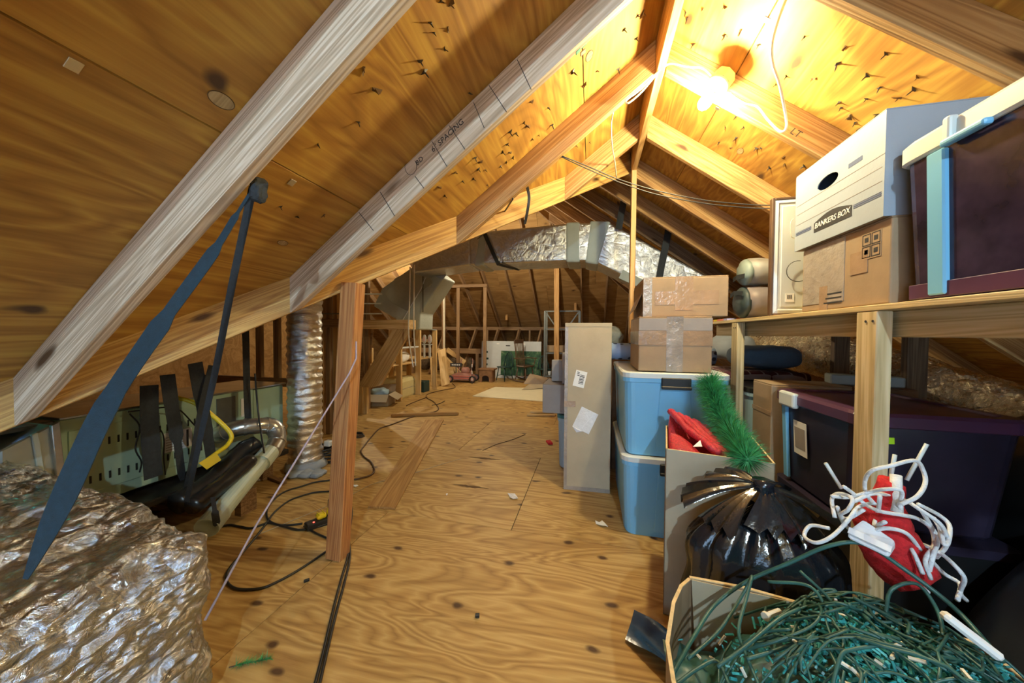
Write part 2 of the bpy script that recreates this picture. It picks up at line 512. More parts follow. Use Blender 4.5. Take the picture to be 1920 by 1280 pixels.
# ------------------------------------------------------------------ the setting: floor
Y0, Y1, X0, X1 = -2.6, 11.7, -7.5, 4.06
fl = ob('floor', MB().mm((X0, Y0, -.05), (X1, Y1, -.004)), 'felt')
tag(fl, 'plywood sheet floor of the attic running to the far slope', 'floor', kind='structure')
ri = 0
for k in range(-4, 9):
    ya, yb = 1.945 + 1.22 * k, 1.945 + 1.22 * (k + 1)
    ya, yb = max(ya, Y0), min(yb, Y1)
    if yb - ya < .05: continue
    off = -1.31 if k % 2 else -.46
    x = off - 2.44 * 3
    while x < X1:
        a, b = max(x, X0), min(x + 2.44, X1)
        if b - a > .1:
            m = T(((a + b) / 2, (ya + yb) / 2, -.004 + .0)); L_, W_ = b - a - .004, yb - ya - .004
            ob('plywood_sheet', MB().box((0, 0, 0), (L_, W_, .008)), 'floor_ply', fl, m, bev=.0012)
        x += 2.44

# ------------------------------------------------------------------ the setting: roof
def clip(poly, a, b):
    """keep the part of a convex plan polygon left of the line a->b"""
    out = []; n = len(poly)
    s = lambda p: (b[0] - a[0]) * (p[1] - a[1]) - (b[1] - a[1]) * (p[0] - a[0])
    for i in range(n):
        p, q = poly[i], poly[(i + 1) % n]; sp, sq = s(p), s(q)
        if sp >= 0: out.append(p)
        if sp * sq < 0:
            t = sp / (sp - sq); out.append((p[0] + t * (q[0] - p[0]), p[1] + t * (q[1] - p[1])))
    return out


def inter(poly, reg):
    for i in range(len(reg)):
        poly = clip(poly, reg[i], reg[(i + 1) % len(reg)])
        if len(poly) < 3: return []
    return poly

VAL = 2.74                 # valley:  X = Y - VAL
reg_l = [(.34, Y0), (.34, 3.08), (-3.38, -.64), (-3.38, Y0)]
reg_r1 = [(.34, Y0), (4.06, Y0), (4.06, 3.06), (.34, 3.06)]
reg_r2 = [(.36, 3.06), (4.06, 3.06), (4.06, 11.7), (-2.11, 5.53)]
reg_n = [(-3.38, -.64), (.34, 3.08), (-2.11, 5.53), (X0, 5.53), (X0, -.64)]
reg_f = [(X0, 5.53), (-2.11, 5.53), (4.06, 11.7), (X0, 11.7)]
pl_l = lambda p: Vector((p[0], p[1], zl(p[0])))
pl_r = lambda p: Vector((p[0], p[1], zr(p[0])))
pl_n = lambda p: Vector((p[0], p[1], zn(p[1])))
pl_f = lambda p: Vector((p[0], p[1], zf(p[1])))
shell = MB()
for reg, pl in ((reg_l, pl_l), (reg_r1, pl_r), (reg_r2, pl_r), (reg_n, pl_n), (reg_f, pl_f)):
    # plan polygons wound counter-clockwise
    ar = sum(reg[i][0] * reg[(i + 1) % len(reg)][1] - reg[(i + 1) % len(reg)][0] * reg[i][1] for i in range(len(reg)))
    if ar < 0: reg.reverse()
    shell.prism([pl(p) for p in reg], (0, 0, .022), (0, 0, .06))
ceil_ = ob('ceiling', shell, 'felt')
tag(ceil_, 'open timber roof of plywood sheathing on rafters with ridge and valley', 'ceiling', kind='structure')


def panels(reg, pl, along, seams, length, offs, mat):
    """plywood sheets: rows bounded by seams (across the slope), each cut to length along the other axis"""
    for r in range(len(seams) - 1):
        a, b = seams[r], seams[r + 1]
        t = offs[r % 2] - length * 6
        while t < 14:
            c, d = t, t + length; t += length; g = .0022
            if along == 'Y': rect = [(a + g, c + g), (b - g, c + g), (b - g, d - g), (a + g, d - g)]
            else: rect = [(c + g, a + g), (d - g, a + g), (d - g, b - g), (c + g, b - g)]
            po = inter(rect, reg)
            if len(po) < 3: continue
            P = [pl(p) for p in po]; cen = sum(P, Vector()) / len(P)
            e = 1e-3
            if along == 'Y': xd = (pl((cen.x, cen.y + 1)) - pl((cen.x, cen.y))); yd = (pl((cen.x + 1, cen.y)) - pl((cen.x, cen.y)))
            else: xd = (pl((cen.x + 1, cen.y)) - pl((cen.x, cen.y))); yd = (pl((cen.x, cen.y + 1)) - pl((cen.x, cen.y)))
            xd.normalize(); yd.normalize(); zd = xd.cross(yd)
            m = Matrix((xd, yd, zd)).transposed().to_4x4(); m.translation = cen
            mb = MB().prism(P, (0, 0, 0), (0, 0, .018))
            inframe('sheathing_sheet', mb, mat, m, ceil_)

ys = lambda a, k0, k1: [a + .976 * k for k in range(k0, k1)]
panels(reg_l, pl_l, 'Y', ys(-.052, -4, 2), 2.44, (.74, 1.96), 'sheath')
panels(reg_r1, pl_r, 'Y', ys(.70, -1, 5), 2.44, (.10, 1.33), 'sheath')
panels(reg_r2, pl_r, 'Y', ys(.70, -4, 5), 2.44, (.10, 1.33), 'sheath')
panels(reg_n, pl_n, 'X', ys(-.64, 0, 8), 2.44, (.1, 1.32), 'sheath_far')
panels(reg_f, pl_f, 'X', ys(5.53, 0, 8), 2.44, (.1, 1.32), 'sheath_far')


def rafter_x(y, xa, xb, zfun, mat, cut_a=0., cut_b=0., th=.038):
    """rafter in a plane of constant Y from xa to xb (plan), plumb cuts; cut_* shift of the far face end"""
    P = []
    for yy_, ca, cb in ((y, 0, 0), (y + th, cut_a, cut_b)):
        a, b = xa + ca, xb + cb
        P += [Vector((a, yy_, zfun(a) - RD)), Vector((b, yy_, zfun(b) - RD)), Vector((b, yy_, zfun(b))), Vector((a, yy_, zfun(a)))]
    mb = MB().add(P, [(0, 1, 2, 3), (7, 6, 5, 4), (0, 4, 5, 1), (1, 5, 6, 2), (2, 6, 7, 3), (3, 7, 4, 0)])
    p0, p1 = (P[0] + P[3]) / 2, (P[1] + P[2]) / 2
    m, _ = frame(p0, p1)
    return inframe('rafter', mb, mat, m, ceil_, bev=.0025)


def rafter_y(x, ya, yb, zfun, mat, th=.038):
    P = []
    for xx_ in (x, x + th):
        P += [Vector((xx_, ya, zfun(ya) - RD)), Vector((xx_, yb, zfun(yb) - RD)), Vector((xx_, yb, zfun(yb))), Vector((xx_, ya, zfun(ya)))]
    mb = MB().add(P, [(0, 1, 2, 3), (7, 6, 5, 4), (0, 4, 5, 1), (1, 5, 6, 2), (2, 6, 7, 3), (3, 7, 4, 0)])
    m, _ = frame((P[0] + P[3]) / 2, (P[1] + P[2]) / 2)
    return inframe('rafter', mb, mat, m, ceil_, bev=.0025)

raf_l = {}
for i, y in enumerate((-1.12, -.50, .105, .733, 1.315, 1.923, 2.535)):
    xv = max(y - VAL, -3.36)
    raf_l[i] = rafter_x(y, .319, xv, zl, 'lumber_grey' if i in (3, 4) else 'lumber', 0, .038 if xv > -3.3 else 0)
raf_r = {}
for i in range(18):
    y = -1.12 + .607 * i
    if y > 10.9: break
    top = .36
    if y > 3.06: top = 3.42 - y if y < 5.53 else y - 7.64
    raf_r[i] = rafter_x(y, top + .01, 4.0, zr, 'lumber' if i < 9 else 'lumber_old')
for y in (-2.34, -1.73):
    rafter_x(y, .319, -3.36, zl, 'lumber'); rafter_x(y, .37, 4.0, zr, 'lumber')
for k in range(-12, 5):
    x = -1.47 + .605 * k
    if x < X0 or x > 2.6: continue
    ya = max(-.62, x + VAL + .06) if x < .3 else 99
    yb = min(5.5, 3.42 - x)
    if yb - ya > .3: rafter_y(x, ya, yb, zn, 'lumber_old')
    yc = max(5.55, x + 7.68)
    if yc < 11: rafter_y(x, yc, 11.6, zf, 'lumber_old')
# ridge board, valley and hip timbers
inframe('ridge_board', MB().mm((.319, Y0, 2.58), (.359, 3.10, 2.80)), 'lumber', T((.339, .25, 2.69), PI / 2), ceil_, bev=.003)


def slanted(name, a, b, z0a, z0b, z1a, z1b, off, mat):
    """board on edge between plan points a, b with given bottom and top heights; off = thickness vector in plan"""
    a = Vector((*a, 0)); b = Vector((*b, 0)); of = Vector((*off, 0))
    P = [a + Vector((0, 0, z0a)), b + Vector((0, 0, z0b)), b + Vector((0, 0, z1b)), a + Vector((0, 0, z1a))]
    P += [p + of for p in P]
    mb = MB().add(P, [(0, 1, 2, 3), (7, 6, 5, 4), (0, 4, 5, 1), (1, 5, 6, 2), (2, 6, 7, 3), (3, 7, 4, 0)])
    m, _ = frame((P[0] + P[3]) / 2, (P[1] + P[2]) / 2)
    return inframe(name, mb, mat, m, ceil_, bev=.003)

xa, xb = -3.36, .325
slanted('valley_rafter', (xa, xa + VAL), (xb, xb + VAL), zl(xa) - RD + .0, zl(xb) - RD + .0, zl(xa) + .01, zl(xb) + .01, (-.028, .028), 'valley')
slanted('hip_rafter', (.35, 3.07), (-2.1, 5.52), zr(.35) - RD, zr(-2.1) - RD, zr(.35) - .0, zr(-2.1) - .0, (-.027, -.027), 'lumber_old')
slanted('hip_rafter', (-2.1, 5.54), (3.9, 11.54), zr(-2.1) - RD, zr(3.9) - RD, zr(-2.1), zr(3.9), (-.027, .027), 'lumber_old')
inframe('ridge_board', MB().mm((X0, 5.51, 4.36), (-2.1, 5.55, 4.62)), 'lumber_old', T((-4.8, 5.53, 4.5)), ceil_, bev=.003)
# gable wall at the far left end of the main attic
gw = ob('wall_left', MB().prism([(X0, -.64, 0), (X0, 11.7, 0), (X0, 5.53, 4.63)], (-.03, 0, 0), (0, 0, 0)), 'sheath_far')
tag(gw, 'dark plywood gable wall at the far left end of the attic', 'wall', kind='structure')

# unseen gable wall behind the camera; doorway added to let daylight in as fill
DX0, DX1, DZ = -1.55, .55, 1.9
wb_ = MB()
yw = Y0
for poly in ([(-3.38, 0), (DX0, 0), (DX0, zl(DX0))], [(DX1, 0), (4.06, 0), (DX1, zr(DX1))], [(DX0, min(DZ, zl(DX0))), (DX1, DZ), (DX1, zr(DX1)), (.34, 2.79), (DX0, zl(DX0) + .001)]):
    wb_.prism([(x, yw, z) for x, z in poly], (0, -.03, 0), (0, 0, 0))
tag(ob('wall_back', wb_, 'sheath_far'), 'unseen plywood gable wall behind the camera, its wide doorway added for fill light', 'wall', kind='structure')

# nails and torn chips coming through the sheathing
px_l = [(125, 390), (500, 130), (520, 185), (600, 160), (580, 275), (465, 400), (190, 500), (95, 685), (560, 10), (610, 20), (440, 340), (720, 525), (1065, 570), (1165, 605),
        (1025, 690), (1045, 705), (945, 740), (980, 750), (1110, 760), (930, 810), (905, 855), (945, 855), (965, 885), (750, 885), (775, 910), (770, 950), (810, 955), (640, 970),
        (680, 1020), (740, 1005), (545, 1050), (580, 1100), (1300, 400), (1440, 400), (1590, 165), (1665, 90), (1695, 70), (1655, 215), (1555, 385), (1360, 480), (-130, 815), (-345, 1160), (-100, 1210), (-250, 1220),
        (820, 1040), (925, 915), (895, 935), (1185, 700), (1075, 780), (1320, 820), (1395, 800)]
px_r = [(115, 50), (15, 70), (25, 105), (235, 35), (240, 200), (60, 245), (325, 175), (430, 250), (680, 210), (915, 265), (1150, 300), (870, 355), (730, 440), (1040, 420), (1110, 490),
        (1325, 435), (1305, 500), (1035, 555), (1215, 550), (880, 575), (890, 605), (945, 650), (1095, 645), (970, 690), (1610, 560), (205, 800), (300, 775), (275, 830), (415, 830),
        (440, 830), (570, 880), (345, 715), (300, 655), (570, 925), (685, 930), (490, 940), (240, 715), (525, 475), (580, 430)]
nail_me = mesh('nail', MB().lathe([(.0032, -.002), (.0028, .022), (.0004, .032)], 5).add([(-.018, -.004, .001), (.016, -.003, .001), (.004, .009, .002), (-.004, .002, .011)], [(0, 1, 3), (1, 2, 3), (2, 0, 3), (0, 2, 1)]), 'nail')
chip_me = mesh('nail', MB().lathe([(.0032, -.002), (.0028, .016), (.0004, .026)], 5).add([(-.026, -.006, .001), (.012, -.004, .001), (.010, .008, .001), (-.012, .004, .015), (.004, .001, .006)], [(0, 1, 4), (0, 4, 3), (1, 2, 4), (2, 3, 4), (2, 0, 3), (0, 2, 1)]), 'chip')
for px, ox, side in ((px_l, 640, 'l'), (px_r, 1280, 'r')):
    for i, (x, y) in enumerate(px):
        d = at(ox + x / 3, y / 3, Y=1.0) - Vector((0, 0, CAM_H))
        if side == 'l': t = (zl(0) - CAM_H) / (d.z - .75 * d.x); zdir = Vector((.6, 0, -.8))
        else: t = (zr(0) - CAM_H) / (d.z + .75 * d.x); zdir = Vector((-.6, 0, -.8))
        p = Vector((0, 0, CAM_H)) + t * d
        q = zdir.to_track_quat('Z', 'Y').to_matrix().to_4x4()
        m = Matrix.Translation(p) @ q @ Matrix.Rotation(random.uniform(0, 6.3), 4, 'Z') @ Matrix.Rotation(random.uniform(-.5, .5), 4, 'X') @ Matrix.Scale(random.uniform(.5, 1.0), 4)
        link('nail', nail_me if i % 3 else chip_me, ceil_, m)
# panel clips between sheets
for (x, y, s_) in ((138, 122, 'l'), (547, 342, 'l'), (1093, 98, 'l'), (1437, 37, 'r'), (1345, 203, 'r')):
    d = at(x, y, Y=1.0) - Vector((0, 0, CAM_H))
    if s_ == 'l': t = (zl(0) - CAM_H) / (d.z - .75 * d.x); sl = math.atan(.75)
    else: t = (zr(0) - CAM_H) / (d.z + .75 * d.x); sl = -math.atan(.75)
    p = Vector((0, 0, CAM_H)) + t * d
    ob('panel_clip', MB().box((0, 0, -.001), (.026, .022, .003)), 'galv', ceil_, Matrix.Translation(p) @ Matrix.Rotation(-sl, 4, 'Y'), bev=.0008)

# oval repair plugs and green paint smears
for (x, y, s_, a_, b_) in ((415, 188, 'l', .030, .019), (1105, 105, 'l', .028, .020), (1388, 283, 'r', .030, .018), (1615, 245, 'r', .022, .016), (530, 455, 'l', .022, .013)):
    d = at(x, y, Y=1.0) - Vector((0, 0, CAM_H))
    if s_ == 'l': t = (zl(0) - CAM_H) / (d.z - .75 * d.x); sl = math.atan(.75)
    else: t = (zr(0) - CAM_H) / (d.z + .75 * d.x); sl = -math.atan(.75)
    p = Vector((0, 0, CAM_H)) + t * d
    q = Matrix.Translation(p) @ Matrix.Rotation(-sl, 4, 'Y')
    pg = ob('repair_plug', MB().lathe([(1, -.0012), (1, .002)], 20, Matrix.Diagonal((b_, a_, 1, 1))), 'plug', ceil_, q)
    ob('plug_rim', MB().tube([(b_ * 1.03 * math.cos(k * PI / 12), a_ * 1.03 * math.sin(k * PI / 12), -.001) for k in range(25)], .0012, 4), 'chip', pg)
for (x0_, y0_, x1_, y1_) in ((1080, 100, 1088, 92), (1090, 88, 1100, 79), (1106, 72, 1114, 62)):
    a, b = at(x0_, y0_, Y=1.352), at(x1_, y1_, Y=1.352)
    beam('paint_smear', a, b, .004, .016, 'green_paint', raf_l[4], up=(1, 0, .75), bev=0)

# pencil marks on the second rafter from the camera
def on_face(o, x, y, Yf):
    return at(x, y, Y=Yf)
for (x0_, y0_, x1_, y1_) in ((970, 112, 996, 168), (917, 160, 950, 210), (888, 192, 908, 240), (842, 235, 872, 280), (810, 265, 838, 312), (778, 330, 795, 353), (713, 360, 740, 405), (673, 398, 700, 432)):
    a, b = at(x0_, y0_, Y=1.3135), at(x1_, y1_, Y=1.3135)
    beam('pencil_line', a, b, .0012, .0025, 'ink', raf_l[4], up=(1, 0, .75), bev=0)
mk = text_mesh('6" SPACING', .034, 'ink', .2, .0003)
fr = Matrix(((1, 0, 0), (0, 0, -1), (0, 1, 0))).to_4x4()
def face_text(me, x, y, Yf, ang, parent, name='pencil_lettering'):
    p = at(x, y, Y=Yf)
    m = Matrix.Translation(p) @ Matrix.Rotation(-ang, 4, 'Y') @ fr
    return link(name, me, parent, m, True)
face_text(mk, 838, 255, 1.3135, math.atan(.75), raf_l[4])
face_text(text_mesh('BD', .030, 'ink', .2, .0003), 786, 302, 1.3135, math.atan(.75), raf_l[4])
face_text(text_mesh('LT', .045, 'ink', .1, .0003), 1492, 249, raf_r[5].matrix_basis.translation.y - .0195, -math.atan(.75), raf_r[5])
arc = [at(770 + 11 * math.cos(a), 312 + 16 * math.sin(a), Y=1.3135) for a in [PI * (-.25 + 1.35 * i / 10) for i in range(11)]]
ob('pencil_arc', MB().tube(arc, .0009, 4), 'ink', raf_l[4], world=True)


# ------------------------------------------------------------------ lamps
def lamp(p, cfg, label):
    """bare bulb in a porcelain holder on a box screwed to the rafter; axis square to the right-hand slope"""
    ax = Vector((-.6, 0, -.8))
    q = ax.to_track_quat('Z', 'Y').to_matrix().to_4x4()
    r = thing('ceiling_lamp', label, 'lamp', mtx=Matrix.Translation(p) @ q)
    ob('junction_box', MB().lathe([(.030, -.035), (.052, -.033), (.052, .012), (.046, .014)], 8), 'galv', r, bev=.002)
    ob('lamp_holder', MB().lathe([(.050, .012), (.052, .020), (.048, .028), (.030, .034), (.026, .050), (.021, .052)], 24), 'porcelain', r, smooth=True)
    ob('collar', MB().lathe([(.0150, .050), (.0155, .058), (.0135, .060), (.0155, .064), (.0140, .070)], 16), 'galv', r, smooth=True)
    prof = [(.013, .066), (.016, .074), (.024, .090), (.0290, .106), (.0300, .118), (.0270, .134), (.0180, .146), (.0060, .1515)]
    ob('bulb', MB().lathe(prof, 16), emit('lit_bulb', *cfg), r, smooth=True)
    return r

box1 = at(1352, 152, Y=1.858)
lamp(box1, LAMP_NEAR, 'lit bare bulb in white porcelain holder on a rafter of the right slope')
lamp(Vector((box1.x, -1.73 - .055, box1.z)), LAMP_BEHIND, 'second bare bulb on the right slope, behind the camera')
for (px, py, pz, lb) in ((-1.75, 6.0, 2.55, 'added fill bulb hanging in the main attic, hidden behind the big duct'), (-4.9, 7.0, 2.9, 'added unseen fill bulb at the left end of the main attic')):
    r = thing('fill_lamp', lb, 'lamp', (px, py, pz))  # out of sight, added to brighten the main attic
    ob('lamp_holder', MB().lathe([(.012, .10), (.020, .095), (.022, .05), (.018, .04)], 16), 'porcelain', r, smooth=True)
    zt = min(zn(py), zf(py)) - pz - .01
    ob('cord', MB().tube([(0, 0, .10), (.0, 0, zt)], .004, 6), 'black', r)
    ob('bulb', MB().lathe([(.013, .044), (.024, .02), (.030, -.01), (.027, -.026), (.018, -.038), (.006, -.043)], 16), emit('lit_fill_bulb', *LAMP_FILL), r, smooth=True)

# ------------------------------------------------------------------ wiring under the roof
def cable(name, label, pts, r, mat, n=8, sides=7):
    return tag(ob(name, MB().tube(curve(pts, n), r, sides), mat, smooth=True), label, 'cable')

bx = box1
cable('white_cable', 'white flat cable drooping below the lamp rafter past the pencilled letters',
      [at(1368, 175, Y=1.86), at(1395, 192, Y=1.88), at(1420, 200, Y=1.885), at(1440, 225, Y=1.87), at(1462, 246, Y=1.84), at(1474, 240, Y=1.82), at(1473, 215, Y=1.80), at(1462, 160, Y=1.72), at(1449, 120, Y=1.66), at(1447, 85, Y=1.6), at(1458, 40, Y=1.55), at(1476, -8, Y=1.5)], .0055, 'wire_white')
cable('white_cable', 'white cable looping from the lamp box across the ridge to the third rafter',
      [at(1338, 146, Y=1.86), at(1318, 128, Y=1.87), at(1290, 125, Y=1.87), at(1260, 119, Y=1.88), at(1245, 125, Y=1.89), at(1228, 140, Y=1.9), at(1200, 168, Y=1.905), at(1174, 188, Y=1.91), at(1180, 192, Y=1.90), at(1205, 170, Y=1.89), at(1238, 130, Y=1.885)], .0048, 'wire_white')
cable('white_cable', 'thin white wire hanging from the third rafter down to the valley timber',
      [at(1150, 208, Y=1.95), at(1146, 235, Y=2.1), at(1148, 275, Y=2.3), at(1153, 305, Y=2.5), at(1156, 332, Y=2.7)], .004, 'wire_white')
cable('black_cable', 'black cable pair, upper one, swagging from the third rafter to the framed panel',
      [at(1053, 292, Y=1.95), at(1100, 311, Y=2.05), at(1160, 336, Y=2.15), at(1230, 357, Y=2.2), at(1320, 375, Y=2.22), at(1400, 383, Y=2.2), at(1450, 385, Y=2.15)], .0032, 'black')
cable('black_cable', 'black cable pair, lower one, swagging from the third rafter to the framed panel',
      [at(1053, 294, Y=1.95), at(1100, 316, Y=2.05), at(1160, 341, Y=2.15), at(1230, 364, Y=2.2), at(1320, 381, Y=2.22), at(1400, 389, Y=2.2), at(1450, 391, Y=2.15)], .0032, 'black')
cable('black_cable', 'black twin cable dropping from the third rafter over the valley to the foil duct',
      [at(962, 372, Y=1.94), at(945, 398, Y=2.2), at(925, 422, Y=2.6), at(905, 440, Y=3.2), at(895, 448, Y=4.1)], .005, 'black')
mt = ob('perforated_strap', MB().ribbon(curve([at(988, 348, Y=2.0), at(992, 370, Y=2.05), at(989, 395, Y=2.1), at(984, 420, Y=2.2)]), .018, (1, 0, .2)), 'steel_dark')
tag(mt, 'perforated black metal strap hanging from the valley timber', 'strap')

# ------------------------------------------------------------------ posts
p = beam('support_post', at(633, 1043, Z=0) + Vector((0, 0, .001)), Vector((-1.215, 1.50, zl(-1.215) - RD + .01)), .092, .075, 'post', up=(0, 1, 0))
tag(p, 'orange-brown timber post standing on the floor under the valley', 'post')
yp = Vector((.335, 3.0, 0))
p = beam('support_post', (.335, 3.0, .001), (.339, 3.0, 2.58), .040, .085, 'lumber', up=(0, 1, 0))
tag(p, 'thin yellow post under the end of the ridge, behind the cartons', 'post')
_b = at(1044, 690, Y=7.62)
p = beam('support_post', (_b.x, 7.62, .002), at(1044, 498, Y=7.62), .11, .09, 'lumber', up=(0, 1, 0))
p.location.z += 0
tag(p, 'brown far post under the duct beside the metal rack', 'post')
# twine tied to the post
tw = ob('twine', MB().tube([at(668, 640, Y=1.44), at(668, 672, Y=1.43), at(655, 700, Y=1.40), at(480, 985, Y=1.0), at(384, 1163, Y=.80)], .0042, 6), 'purple_cord', smooth=True)
tag(tw, 'pale purple twine stretched from the timber post to the foil block', 'twine')

# ------------------------------------------------------------------ furnace and its pipes
fx = -2.6
fu = thing('furnace', 'pale green sheet metal furnace lying behind the black straps', 'furnace', (fx, 1.1, .22))
ob('cabinet', MB().mm((-.5, -.02, .05), (0, .97, .53)), 'furnace', fu, bev=.006)
ob('coil_cabinet', MB().mm((-.48, .975, .03), (-.012, 1.24, .52)), 'furnace', fu, bev=.006)
ob('end_panel', MB().mm((-.49, -.30, .05), (-.012, -.025, .53)), 'steel_dark', fu, bev=.006)
ob('access_door', MB().mm((0, .01, .115), (.006, .64, .465)), 'furnace', fu, bev=.002)
slot = mesh('vent_slot', MB().box((.0075, 0, 0), (.003, .008, .040)), 'furnace_dark')
for z in (.375, .185):
    for k in range(16):
        if abs(k - 8.2) < .8: continue
        link('vent_slot', slot, fu, T((0, .045 + .037 * k, z)))
lb = ob('rating_label', MB().box((.0075, .47, .278), (.002, .15, .125)), 'paper', fu)
for k in range(6): ob('label_line', MB().box((.009, .45, .23 + .016 * k), (.001, .09, .004)), 'card_grey', lb)
ob('label_column', MB().box((.009, .52, .278), (.001, .012, .11)), 'ink', lb)
ob('side_plate', MB().mm((0, .70, .22), (.006, .83, .50)), 'steel_dark', fu, bev=.002)
ob('notice', MB().box((.004, .90, .40), (.003, .06, .14)), 'paper', fu)
ob('top_flange', MB().mm((-.51, -.02, .53), (.012, 1.25, .542)), 'galv', fu, bev=.002)
ob('indicator_light', MB().box((.12, -.27, .57), (.03, .03, .018)), 'green_light', fu, bev=.006)
ob('indicator_light', MB().box((.13, -.235, .58), (.012, .012, .012)), 'blue_light', fu, bev=.004)
ob('control_board', MB().box((.09, -.24, .545), (.16, .22, .02)), 'steel_dark', fu, bev=.003)
ob('drain_pan', MB().mm((-.62, -.35, -.03), (.16, 1.14, .01)), 'black', fu, bev=.008)
for yy_ in (-.2, .5, 1.0): ob('sleeper_block', MB().mm((-.5, yy_, -.218), (.05, yy_ + .09, -.03)), 'lumber_old', fu, bev=.003)
for yy_ in (.0, .93): ob('rubber_foot', MB().mm((-.45, yy_, .01), (-.05, yy_ + .05, .05)), 'black', fu)
# flue, insulated suction line, pvc run
pts = [at(408, 815, X=-2.59), at(440, 806, X=-2.47), at(475, 800, X=-2.42)]
e = curve([at(408, 815, X=-2.59), at(440, 804, X=-2.48), at(480, 798, X=-2.40), at(512, 800, X=-2.36), at(520, 825, X=-2.30), at(508, 850, X=-2.24)], 6)
fp = tag(thing('flue_pipe', None, None, (0, 0, 0)), 'galvanised flue elbow turning down beside the furnace', 'pipe')
fb = ob('pipe', MB().tube(e, .058, 18), 'galv', fp, smooth=True)
for i in (3, 9, 15, 20, 25):
    d = (e[i + 1] - e[i]).normalized() * .008
    ob('seam_ring', MB().tube([e[i] - d, e[i] + d], .062, 18), 'galv', fp)
a, b = at(505, 848, X=-2.24), at(387, 990, Z=.16)
pv = tag(thing('vent_pipe', None, None, (0, 0, 0)), 'pale plastic vent pipe running along the floor towards the foil block', 'pipe')
k = a.lerp(b, .16)
ob('pipe', MB().tube([k, b], .052, 20), 'pvc', pv, smooth=False)
ob('pipe_collar', MB().tube([a, k + (b - a) * .03], .062, 20), 'pvc', pv)
ob('pipe_collar', MB().tube([a.lerp(b, .84), a.lerp(b, 1.0)], .058, 20), 'pvc', pv)
ob('pipe_foot', MB().box(a.lerp(b, .45) * 1 - Vector((0, 0, .13)), (.05, .10, .14)), 'lumber_old', pv)
sl = tag(ob('pipe_insulation', wrinkle(MB().tube(curve([at(478, 832, X=-2.38), at(450, 850, X=-2.38), at(395, 905, X=-2.33), at(330, 945, X=-2.30)], 8), .062, 14), .008, 20), 'sheet_black', smooth=True), 'black foam-wrapped pipe sagging below the furnace door', 'pipe')
tag(ob('pipe_insulation', wrinkle(MB().tube(curve([at(470, 862, X=-2.15), at(420, 905, X=-2.10), at(360, 950, X=-2.05)], 8), .045, 12), .006, 20, 3), 'sheet_black', smooth=True), 'lower black foam-wrapped pipe next to the pale vent pipe', 'pipe')
gp = thing('gas_pipe', 'yellow gas tube curling down over the furnace with a yellow card', 'pipe')
ob('tube', MB().tube(curve([at(318, 742, X=-2.55), at(365, 755, X=-2.45), at(400, 780, X=-2.40), at(432, 812, X=-2.32), at(428, 832, X=-2.30), at(405, 850, X=-2.28), at(380, 868, X=-2.25)], 8), .013, 10), 'yellow', gp, smooth=True)
q0, q1, q2, q3 = (at(x, y, X=-2.18) for x, y in ((373, 868), (405, 848), (415, 862), (388, 880)))
ob('card', MB().prism([q0, q1, q2, q3], (0, 0, 0), (-.003, 0, 0)), 'yellow_card', gp)
cable('control_wire', 'dark control wire looping down the furnace door, nearer the slots', [at(243, 775, X=-2.57), at(262, 800, X=-2.56), at(254, 840, X=-2.55), at(265, 865, X=-2.55), at(262, 885, X=-2.56)], .004, 'black')
cable('control_wire', 'dark control wire hanging across the furnace label', [at(285, 790, X=-2.57), at(306, 815, X=-2.56), at(307, 860, X=-2.55), at(310, 890, X=-2.5)], .0035, 'black')
cable('control_wire', 'dark control wire arcing off the top of the furnace', [at(240, 772, X=-2.55), at(275, 768, X=-2.53), at(330, 765, X=-2.52), at(368, 800, X=-2.5)], .004, 'black')
pl = tag(thing('metal_plenum', None, None), 'grey sheet metal plenum corner at the left under the valley', 'duct')
ob('panel', MB().prism([at(x, y, X=-2.35) for x, y in ((0, 845), (100, 795), (120, 905), (0, 960))], (0, 0, 0), (-.2, 0, 0)), 'grey_metal', pl, bev=.006)
ob('corner_flange', MB().prism([at(x, y, X=-2.33) for x, y in ((97, 798), (112, 790), (124, 900), (108, 905))], (0, 0, 0), (-.02, 0, 0)), 'galv', pl, bev=.002)
ob('insulation_strip', MB().prism([at(x, y, X=-2.34) for x, y in ((60, 815), (72, 810), (88, 905), (75, 905))], (0, 0, 0), (-.02, 0, 0)), 'mastic', pl, bev=.002)

# ------------------------------------------------------------------ straps
def strap(label, pts, wid, side, mat='strap'):
    return tag(ob('hanging_strap', MB().ribbon(curve(pts, 6), wid, side), mat), label, 'strap')
hook = at(478, 348, Y=.80)
strap('wide blue-black webbing strap slanting from the nearest rafter to the foil block', [hook, at(440, 408, Y=.76), at(400, 472, Y=.72), at(300, 610, Y=.66), at(200, 760, Y=.58), at(120, 930, Y=.52), at(48, 1085, Y=.47)], [.010] * 6 + [.022] * 6 + [.036] * 6 + [.056] * 6 + [.064] * 6 + [.062, .058, .052, .044, .034, .024] + [.012], (1, .35, .25), 'strap_blue')
strap('narrow black strap hanging steeply from the nearest rafter to the furnace', [at(474, 352, Y=.80), at(455, 440, Y=.83), at(430, 560, Y=.88), at(405, 690, Y=.97), at(378, 810, Y=1.08), at(350, 940, Y=1.18)], .022, (1, .3, 0))
ob_knot = tag(ob('strap_knot', wrinkle(softbox(at(484, 362, Y=.80) - Vector((.018, .02, .03)), at(484, 362, Y=.80) + Vector((.02, .02, .045)), 6, 4), .006, 40), 'strap'), 'knotted black strap end under the nearest rafter', 'strap')
strap('black strap hanging straight down in front of the furnace slots', [at(280, 722, X=-2.50), at(281, 800, X=-2.48), at(288, 895, X=-2.46)], .085, (0, 1, 0))
strap('tapering black strap in front of the furnace label', [at(314, 702, X=-2.48), at(322, 760, X=-2.46), at(333, 830, X=-2.44), at(342, 900, X=-2.42)], [.075] * 6 + [.07] * 6 + [.04] * 6 + [.02], (0, 1, 0))
